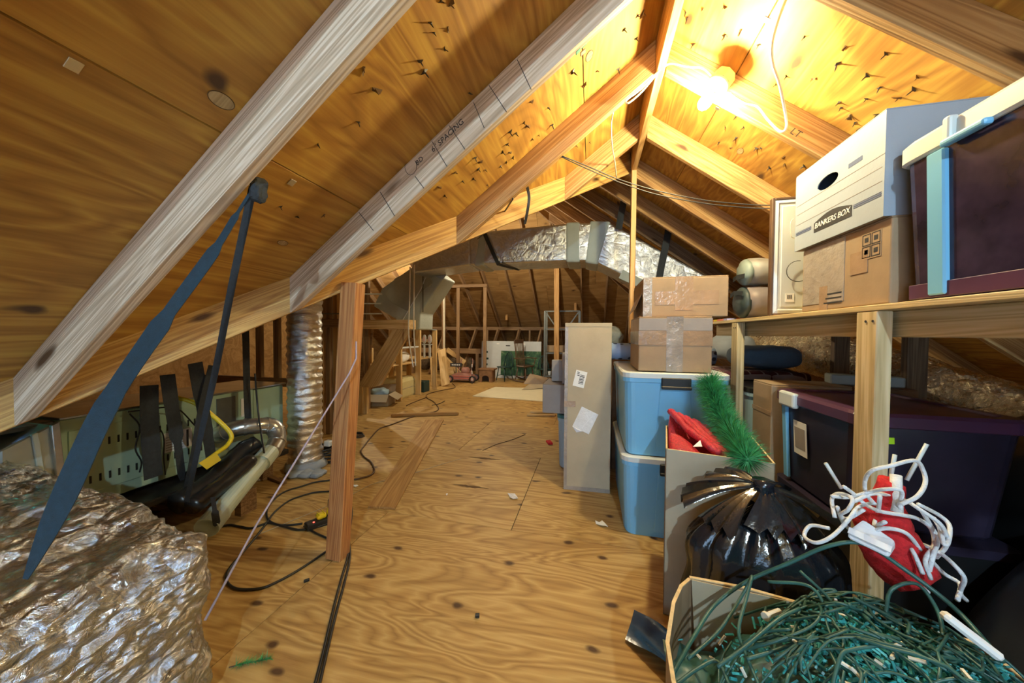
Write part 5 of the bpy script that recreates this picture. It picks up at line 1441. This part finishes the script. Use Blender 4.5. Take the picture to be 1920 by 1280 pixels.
ob('top', MB().mm((-.20, -.16, .30), (.22, .16, .335)), 'brown_box', st, bev=.004)
arcp = [(-.16, 0), (-.09, 0)] + [(-.09 + .09 - .09 * math.cos(a), .10 + .07 * math.sin(a)) for a in [PI * k / 8 for k in range(9)]] + [(.09, 0), (.16, 0), (.16, .30), (-.16, .30)]
ob('front', MB().prism([(x, -.14, z) for x, z in arcp], (0, 0, 0), (0, .03, 0)), 'brown_box', st)
for sx in (-1, 1): ob('side', MB().mm((sx * .16 - .012, -.11, 0), (sx * .16 + .012, .14, .30)), 'brown_box', st)
ob('back', MB().mm((-.16, .11, 0), (.16, .14, .30)), 'rocker', st)
tag(ob('white_bottle', MB().lathe([(.035, 0), (.037, .12), (.02, .15), (.016, .19)], 12, T((-2.42, 8.05, .001))), 'cream', smooth=True), 'small cream bottle on the floor under the green chair', 'bottle')

# push mower / cart
pm = thing('push_mower', 'faded red push mower with four wheels and a black badge', 'mower', (-3.09, 7.74, .001), .12)
ob('deck', loft([(rrect(.62, .36, .08), .06), (rrect(.60, .34, .09), .14), (rrect(.50, .28, .08), .19), (rrect(.22, .2, .06), .23)]), 'pink', pm)
ob('engine', MB().lathe([(.10, .22), (.11, .25), (.11, .32), (.07, .36)], 16, T((.06, 0, 0))), 'pink', pm, smooth=True)
for sx in (-1, 1):
    for sy in (-1, 1):
        wm = T((sx * .28, sy * .20, .088), 0, PI / 2)
        wh = ob('wheel', MB().lathe([(.070, -.022), (.086, -.018), (.088, 0), (.086, .018), (.070, .022)], 20, wm), 'black', pm, smooth=True)
        ob('hub', MB().lathe([(.030, -.026), (.052, -.024), (.052, .024), (.030, .026)], 14, wm), 'pink', wh)
        ob('hub_cap', MB().lathe([(.010, -.030), (.016, -.028), (.016, .028), (.010, .030)], 10, wm), 'paper', wh)
for sx in (-1, 1): ob('handle_rail', MB().tube(curve([(sx * .16, .12, .20), (sx * .16, .34, .42), (sx * .14, .40, .55)]), .012, 8), 'pink', pm, smooth=True)
for z in (.11, .16): ob('trim_bar', MB().box((.0, -.184, z), (.40, .012, .016)), 'coral', pm)
bd = ob('badge', MB().box((-.18, -.02, .42), (.30, .02, .09)), 'ink', pm, bev=.004)
for k in range(5): ob('badge_mark', MB().box((-.27 + .045 * k, -.032, .42), (.03, .004, .03)), 'paper', bd)
ob('badge_post', MB().tube([(-.18, -.01, .20), (-.18, -.01, .40)], .012, 6), 'steel_dark', pm)
sg = tag(thing('marker_stake', None, None, (-2.74, 7.42, .001)), 'thin black and white striped stake standing by the mower', 'stake')
for k in range(7): ob('stripe', MB().lathe([(.010, .08 * k), (.010, .08 * k + .08)], 8), 'paper' if k % 2 else 'ink', sg)

# leaning planks
def plank(label, a, b, w_, t_, up, mat='plank'):
    return tag(beam('plank', a, b, w_, t_, mat, up=up), label, 'plank')
plank('broad plank leaning at the left, its foot on the floor by the cable end', at(836, 722, Z=.03), at(828, 655, Y=7.5), .20, .025, (.1, -1, .3))
plank('narrow board slanting down behind the broad plank, left one', at(862, 700, Y=8.04), at(820, 655, Y=8.04), .11, .04, (0, -1, 0))
plank('narrow board slanting down behind the broad plank, right one', at(872, 680, Y=8.2), at(838, 655, Y=8.2), .12, .04, (0, -1, 0))
plank('short board leaning against the last rack post', at(814, 723, Z=.02), at(811, 668, Y=7.2), .12, .025, (.2, -1, .2))
tag(ob('plywood_offcut', MB().prism([at(x, y, Y=7.97) for x, y in ((826, 670), (850, 692), (852, 706), (828, 708))], (0, 0, 0), (0, .02, 0)), 'plank', bev=.002), 'triangular plywood offcut behind the leaning planks', 'plywood')

# ------------------------------------------------------------------ left rack and slanted frame
rk = thing('timber_rack', 'rough timber rack of posts and shelves along the left', 'rack', (-3.3, 5.8, 0))
for (x, y, z) in ((-3.28, 5.2, .93), (-3.27, 5.85, 1.27), (-3.25, 6.5, 1.27), (-3.86, 5.2, .93), (-3.86, 5.85, 1.27), (-3.86, 6.5, 1.27)):
    beam('post', (x, y, .002), (x, y, z), .10, .05, 'plank', rk, up=(0, 1, 0))
for (ya, yb, z) in ((4.7, 5.8, .63), (5.85, 6.55, .68)): ob('shelf_board', MB().mm((-.58, ya - 5.8, z), (.03, yb - 5.8, z + .02)), 'plank', rk, bev=.002)
beam('rail', (-3.27, 5.2, .94), (-3.27, 5.83, .94), .04, .03, 'white', rk)
ob('glass_top', MB().mm((-.5, .04, 1.272), (.08, .74, 1.282)), 'grey_blue', rk)
beam('rail', (-3.7, 5.85, 1.08), (-3.7, 7.3, 1.02), .04, .08, 'lumber_old', rk)
tag(ob('plastic_bundle', wrinkle(softbox((-3.72, 5.25, .652), (-3.36, 5.78, .86), 12, 3), .03, 7), 'film', smooth=True), 'bundle of clear plastic on the rack shelf behind the white rail', 'bundle')
for k, x in enumerate((-3.36, -3.24)):
    w_ = thing('garden_figure', ('white wooden rabbit figure with pink ears on the rack shelf, %s one' % ('left', 'right')[k]), 'figure', (x + .02, 6.22, .701))
    ob('base', MB().mm((-.02, -.015, 0), (.02, .015, .26)), 'white', w_, bev=.004)
    ob('crossbar', MB().mm((-.055, -.012, .26), (.055, .012, .28)), 'white', w_, bev=.003)
    ob('head', MB().lathe([(.02, -.01), (.05, -.008), (.05, .008), (.02, .01)], 18, T((0, 0, .38), 0, PI / 2) @ Matrix.Diagonal((.85, 1.9, 1, 1))), 'white', w_)
    ob('pink_centre', MB().lathe([(.015, -.013), (.03, -.012), (.03, .012), (.015, .013)], 16, T((0, 0, .38), 0, PI / 2) @ Matrix.Diagonal((.85, 1.9, 1, 1))), plain('pale_pink_paint', (.72, .50, .50), .5), w_)
cc = thing('cream_case', 'cream plastic suitcase lying under the timber rack', 'case', (-3.55, 5.62, .001), .06)
ob('shell', loft([(rrect(.40, .60, .06), 0), (rrect(.42, .62, .07), .03), (rrect(.42, .62, .07), .30), (rrect(.36, .56, .07), .36)]), 'cream', cc, bev=0)
for z in (.07, .17, .27): ob('hinge', MB().box((.213, .22, z), (.012, .07, .025)), 'cream', cc, bev=.003)
ob('seam', loft([(rrect(.424, .624, .07), .17), (rrect(.424, .624, .07), .18)]), 'card_grey', cc)
ob_ = thing('open_box', 'small open carton with raised flaps and blue plastic in front of the rack', 'carton', (-3.44, 4.88, .001), .25)
for nm, a, b in (('front_wall', (-.20, -.16, 0), (.20, -.155, .19)), ('back_wall', (-.20, .155, 0), (.20, .16, .19)), ('side_wall', (-.20, -.16, 0), (-.195, .16, .19)), ('side_wall', (.195, -.16, 0), (.20, .16, .19)), ('bottom', (-.2, -.16, 0), (.2, .16, .005))):
    ob(nm, MB().mm(a, b), 'card_in', ob_)
ob('flap', MB().prism([(-.20, -.16, .19), (.20, -.16, .19), (.21, -.29, .09), (-.19, -.29, .10)], (0, 0, 0), (0, 0, .004)), 'card_pale', ob_)
ob('flap', MB().prism([(.20, -.16, .19), (.20, .16, .19), (.34, .15, .12), (.34, -.14, .10)], (0, 0, 0), (0, 0, .004)), 'card_pale', ob_)
ob('flap', MB().prism([(-.20, .16, .19), (.20, .16, .19), (.20, .22, .31), (-.20, .22, .31)], (0, 0, 0), (0, .004, 0)), 'card', ob_)
tag(ob('blue_plastic', wrinkle(softbox((-3.58, 4.76, .15), (-3.30, 5.0, .27), 10, 3), .03, 9), 'grey_blue', smooth=True), 'crumpled pale blue plastic inside the small open carton', 'plastic')
tag(ob('wire_crate', MB().mm((-.15, -.12, 0), (.15, .12, .22)), 'chair_green', mtx=T((-3.42, 6.2, .001)), bev=.01), 'dark green crate on the floor between the rack posts', 'crate')
zf_ = thing('slanted_frame', 'plywood frame of a level board, a wide slanted board and a stub leg', 'frame', (-3.0, 4.25, 0))
pz = lambda x, y, dy=0: at(x, y, Y=4.25 + dy)
def bprism(name, px, t_, mat, dy=0.):
    P = [pz(x, y, dy) for x, y in px]; d = (P[1] - P[0]); m, _ = frame(P[0], P[1], (0, 1, 0))
    return inframe(name, MB().prism(P, (0, 0, 0), (0, t_, 0)), mat, m, zf_, bev=.003)
bprism('level_board', [(664, 600), (765, 599), (765, 617), (664, 616)], .22, 'plank')
bprism('slanted_board', [(668, 728), (738, 615), (765, 617), (764, 628), (714, 722), (690, 728), (672, 730)], .05, 'plank', .02)
for x, dy in ((676, .16), (684, .0)):
    b = at(x, 776, Z=0)
    beam('stub_leg', (b.x, b.y + .02, .002), (b.x, b.y + .02, .40), .075, .05, 'plank', zf_, up=(0, 1, 0))
ob('upright_panel', MB().prism([pz(x, y, .3) for x, y in ((668, 616), (700, 616), (690, 700), (668, 726))], (0, 0, 0), (0, .02, 0)), 'lumber_old', zf_, world=True)
face_text(text_mesh('REF', .10, 'ink', 0, .001), 684, 640, 4.54, -.75, zf_, 'stencil_lettering')
# teal film by the duct leg
P = [at(x, y, Y=5.2) for x, y in ((787, 585), (806, 560), (812, 575), (810, 618), (786, 618))]
mb = MB(); vs = []
for i in range(13):
    for j in range(13):
        u, v = i / 12, j / 12
        a = at(786 + 24 * u, 568 + 50 * v + 14 * (1 - u) * (1 - v), Y=5.2 + .06 * math.sin(u * 9) + .05 * nz((u * 4, v * 4, 0), 1.))
        vs.append(a)
mb.add(vs, [(i * 13 + j, (i + 1) * 13 + j, (i + 1) * 13 + j + 1, i * 13 + j + 1) for i in range(12) for j in range(12)])
tag(ob('plastic_film', mb, plain('teal_film', (.10, .17, .19), .12, var=.5, vscale=14., bump=.6, bscale=16.), smooth=True), 'dark teal plastic film hanging beside the duct leg', 'plastic sheet')
wr = thing('wire_shelf', 'wire shelf lines and uprights in the dark behind the timber post', 'rack', (-3.6, 4.9, 0))
for y in (551, 569, 588): beam('wire', at(672, y, Y=4.50), at(716, y, Y=4.50), .02, .02, 'galv', wr)
for x in (684, 690): beam('upright', (at(x, 600, Y=4.53).x, 4.53, .002), (at(x, 600, Y=4.53).x, 4.53, 2.2), .05, .05, 'lumber_old', wr, up=(0, 1, 0))

# ------------------------------------------------------------------ on the floor
ws = [at(x, y, Z=.001) for x, y in ((886, 743), (928, 726), (1020, 729), (1060, 756))]
tag(ob('white_sheet', MB().prism(ws, (0, 0, 0), (0, 0, .012)), plain('cream_board', (.74, .70, .52), .6, var=.05), bev=.002), 'cream board lying flat on the floor far back', 'board')
f1 = [at(x, y, Z=.10) for x, y in ((978, 722), (1000, 714), (1030, 714), (1022, 729))]
tag(ob('carton_flap', MB().prism(f1, (0, 0, -.0), (0, 0, .006)), 'card_pale', bev=.001).copy() if False else ob('loose_cardboard', MB().prism([at(978, 731, Z=.016), at(997, 717, Z=.10), at(1034, 714, Z=.14), at(1024, 727, Z=.03)], (0, 0, 0), (0, 0, .006)), 'card_pale'), 'bent cardboard piece resting on the cream board', 'cardboard')
a, b, c_, d_ = (at(x, y, Z=.0005) for x, y in ((690, 953), (741, 955), (832, 788), (798, 788)))
m, _ = frame((a + b) / 2, (c_ + d_) / 2)
tag(inframe('long_plank', MB().prism([a, b, c_, d_], (0, 0, 0), (0, 0, .016)), 'plank_floor', m, bev=.002), 'long flat plank lying along the floor down the middle', 'plank')
a, b = at(733, 779, Z=.02), at(860, 775, Z=.02)
tag(beam('round_pole', a, b, .06, .05, 'plank_floor', bev=.015), 'thick pole lying crosswise on the floor below the rack', 'pole')
for k, (x, y, rz) in enumerate(((1006, 776, .03), (1018, 770, .05))):
    tag(beam('short_board', at(988 + 6 * k, y + 1, Z=.015 + .03 * k), at(1040, y + 2, Z=.015 + .03 * k), .10, .026, 'plank'), 'short pale board on the floor left of the grey carton, %s one' % ('lower', 'upper')[k], 'board')
tag(ob('red_booklet', MB().box((0, 0, .012), (.05, .10, .022)), 'red_plush', mtx=T(at(1030, 831, Z=0), .4), bev=.002), 'small dark red booklet on the floor by the teal-lidded tote', 'booklet')
fcab = lambda pts: [at(x, y, Z=.010) for x, y in pts]
def floor_cable(label, pts, r, mat, n=8):
    o = ob('floor_cable', MB().tube(curve([v - Vector((0, 0, .010 - r - .0008)) for v in fcab(pts)], n), r, 7), mat, smooth=True)
    return tag(o, label, 'cable')
floor_cable('brown extension cable winding along the floor to the far planks', [(848, 718), (853, 726), (830, 731), (803, 738), (800, 745), (812, 752), (822, 764), (816, 771), (795, 775), (770, 782), (735, 795), (712, 803), (695, 820), (683, 835), (677, 845), (682, 855), (695, 865), (702, 880), (695, 890), (670, 897), (650, 899)], .0075, 'cable_brown')
floor_cable('brown cable branch lying towards the pole on the floor', [(801, 744), (785, 750), (770, 756), (762, 760)], .007, 'cable_brown')
floor_cable('short dark twig-like cable near the far cable bend', [(834, 751), (824, 756), (810, 759)], .006, 'black')
floor_cable('black cable looping left of the timber post to the power strip', [(640, 893), (618, 899), (590, 903), (564, 911), (540, 918), (522, 928), (507, 943), (500, 958), (503, 973), (520, 982), (545, 983), (567, 980)], .006, 'black')
floor_cable('black cable making the big loop in front of the foil block', [(645, 919), (616, 920), (590, 922), (567, 928), (545, 936), (527, 948), (512, 962), (498, 982), (476, 1010), (450, 1040), (432, 1062), (424, 1080), (430, 1095), (450, 1103), (490, 1101), (520, 1089), (550, 1073), (580, 1054), (612, 1032), (628, 1022)], .006, 'black')
floor_cable('black cable running from the pale pipe end to the power strip', [(402, 1000), (412, 988), (430, 983), (450, 986), (470, 989), (490, 983), (505, 979), (530, 985), (560, 992), (590, 988), (617, 980)], .0065, 'black')
floor_cable('black cable crossing behind the timber post foot', [(570, 985), (590, 997), (615, 1008), (640, 1020)], .006, 'black')
floor_cable('black cord running down past the post towards the camera, left one', [(655, 905), (657, 935), (660, 960), (655, 1000), (652, 1040), (641, 1080), (625, 1140), (606, 1220), (588, 1290)], .0055, 'black')
floor_cable('black cord running down past the post towards the camera, right one', [(654, 912), (650, 940), (656, 970), (655, 1010), (656, 1045), (646, 1090), (631, 1145), (613, 1220), (597, 1290)], .0055, 'black')
floor_cable('thin pale wire across the floorboards', [(470, 1005), (520, 985), (640, 935), (700, 905), (760, 890), (830, 868), (865, 858)], .0022, 'card_pale')
floor_cable('thin brown wire by the long plank', [(905, 843), (930, 832), (960, 823), (985, 813)], .003, 'cable_brown')
co = thing('cable_coil', 'pile of coiled black cables behind the timber post', 'cable', at(611, 862, Z=0))
c0 = at(611, 862, Z=0)
for k in range(9):
    r = .11 + .05 * random.random(); ox, oy = random.uniform(-.04, .04), random.uniform(-.05, .05)
    ob('coil_turn', MB().tube([(ox + r * 1.1 * math.cos(a), oy + r * .8 * math.sin(a), .010 + .014 * k + .010 * math.sin(2 * a + k)) for a in [2 * PI * q / 22 for q in range(23)]], .0075, 6), 'black', co, smooth=True)
ob('white_plug', MB().box((.05, -.02, .17), (.07, .06, .05)), 'white', co, bev=.008)
c1 = thing('cable_coil', 'small loose coil of dark wire right of the timber post', 'cable', at(668, 818, Z=0))
for k in range(4):
    ob('coil_turn', MB().tube([(.10 * math.cos(a) * (1 - .1 * k), .07 * math.sin(a), .006 + .008 * k) for a in [2 * PI * q / 18 for q in range(19)]], .004, 6), 'black', c1, smooth=True)
# power strip
a, b = at(573, 988, Z=.02), at(640, 962, Z=.02)
m, L = frame(a, b); 
ps = thing('power_strip', 'black power strip with yellow plug cover left of the timber post', 'power strip', mtx=m)
ob('housing', MB().box((0, 0, .0), (L, .065, .036)), 'black', ps, bev=.006, seg=2)
ob('indicator_light', MB().lathe([(.005, 0), (.005, .003)], 10, T((-L / 2 + .04, -.015, .018))), 'red_light', ps)
for k in range(2):
    yc = ob('yellow_plug', MB().box((-.015 + .062 * k, .008, .032), (.055, .05, .03)), 'yellow', ps, bev=.012, seg=2)
    for s in (-1, 1): ob('plug_rib', MB().box((-.015 + .062 * k + s * .015, .008, .048), (.006, .05, .006)), 'yellow', yc, bev=.002)
ob('black_plug', MB().box((.06, .055, .06), (.03, .03, .07)), 'black', ps, bev=.006)
# scraps
def scrap(label, x, y, s_, mat, seed, name='paper_scrap'):
    rn = random.Random(seed); n = 9; vs = [(0, 0, .012)]
    for k in range(n):
        a = 2 * PI * k / n; r = s_ * rn.uniform(.5, 1.0); vs.append((r * math.cos(a), r * .6 * math.sin(a), .002 + .014 * rn.random()))
    mb = MB().add(vs + [(v[0], v[1], v[2] - .002) for v in vs], [(0, 1 + k, 1 + (k + 1) % n) for k in range(n)] + [(n + 1, n + 2 + (k + 1) % n, n + 2 + k) for k in range(n)] + [(1 + k, n + 2 + k, n + 2 + (k + 1) % n, 1 + (k + 1) % n) for k in range(n)])
    return tag(ob(name, mb, mat, mtx=T(at(x, y, Z=.001), rn.random() * 6)), label, 'scrap')
scrap('torn white paper on the floor in front of the lower tote', 1128, 984, .055, 'paper', 1)
scrap('crumpled clear film on the floor left of the tall carton', 962, 932, .055, 'film', 2)
scrap('white paper scrap against the timber post', 662, 912, .045, 'paper', 3)
scrap('tiny white scrap on the floor past the long plank', 838, 928, .012, 'paper', 4)
for (x, y, L_, seed, lb) in ((882, 912, .155, 5, 'nearer'), (908, 859, .16, 6, 'farther')):
    rn = random.Random(seed); n = 14; c0_ = at(x, y, Z=.0006)
    top = [c0_ + Vector((L_ * (2 * k / n - 1) , .022 * math.sin(PI * k / n) * rn.uniform(.5, 1.1), 0)) for k in range(n + 1)]
    bot = [c0_ + Vector((L_ * (2 * k / n - 1), -.020 * math.sin(PI * k / n) * rn.uniform(.4, 1.1), 0)) for k in range(n - 1, 0, -1)]
    tag(ob('floor_splinter', MB().prism(top + bot, (0, 0, 0), (0, 0, .0012)), 'chip'), 'dark streak of missing veneer on the floor, %s one' % lb, 'splinter')
tag(ob('black_clip', MB().box((0, 0, .008), (.018, .014, .014)), 'black', mtx=T(at(895, 1157, Z=0), .3), bev=.002), 'small black clip on the floor in the middle foreground', 'clip')
tag(ob('black_clip', MB().box((0, 0, .006), (.024, .014, .010)), 'black', mtx=T(at(575, 1090, Z=0), .8), bev=.002), 'small black clip on the floor left of the black cords', 'clip')
tg = thing('garland_twig', 'broken green garland twig on the floor at the lower left', 'twig', at(470, 1245, Z=0.001))
mb = MB(); rn = random.Random(5)
for k in range(150):
    t = rn.random(); p0 = Vector((-.045 + .10 * t, -.02 + .05 * t, .006)); d = Vector((rn.gauss(.6, .5), rn.gauss(.2, .5), abs(rn.gauss(.2, .35)))).normalized()
    s = d.cross(Vector((0, 0, 1))).normalized() * .0012
    mb.add([p0 - s, p0 + s, p0 + d * rn.uniform(.02, .035)], [(0, 1, 2)])
ob('needles', mb, 'needle', tg)['kind'] = 'stuff'
ob('stem', MB().tube([(-.06, -.03, .004), (.05, .03, .006)], .002, 5), 'cable_brown', tg)
# behind the totes
tag(ob('fabric_roll', wrinkle(MB().tube([(.10, 2.83, 1.064), (.17, 2.835, 1.064), (.50, 2.86, 1.064)], [.055, .068, .07], 18), .004, 10), 'stars', smooth=True), 'blue star-print fabric roll lying on the tote in front of the yellow post', 'fabric roll')
tag(ob('plastic_wrap', wrinkle(softbox((-.02, 3.06, 1.02), (.29, 3.38, 1.28), 14, 2.6), .045, 6), plain('grey_film', (.22, .24, .22), .15, var=.4, bump=.7, bscale=14.), smooth=True), 'crumpled grey plastic wrap behind the star-print roll', 'plastic wrap')
carton('dark carton on the floor behind the blue totes', (.19, 3.06, .001), (.45, 3.4, 1.0), 'brown_box')
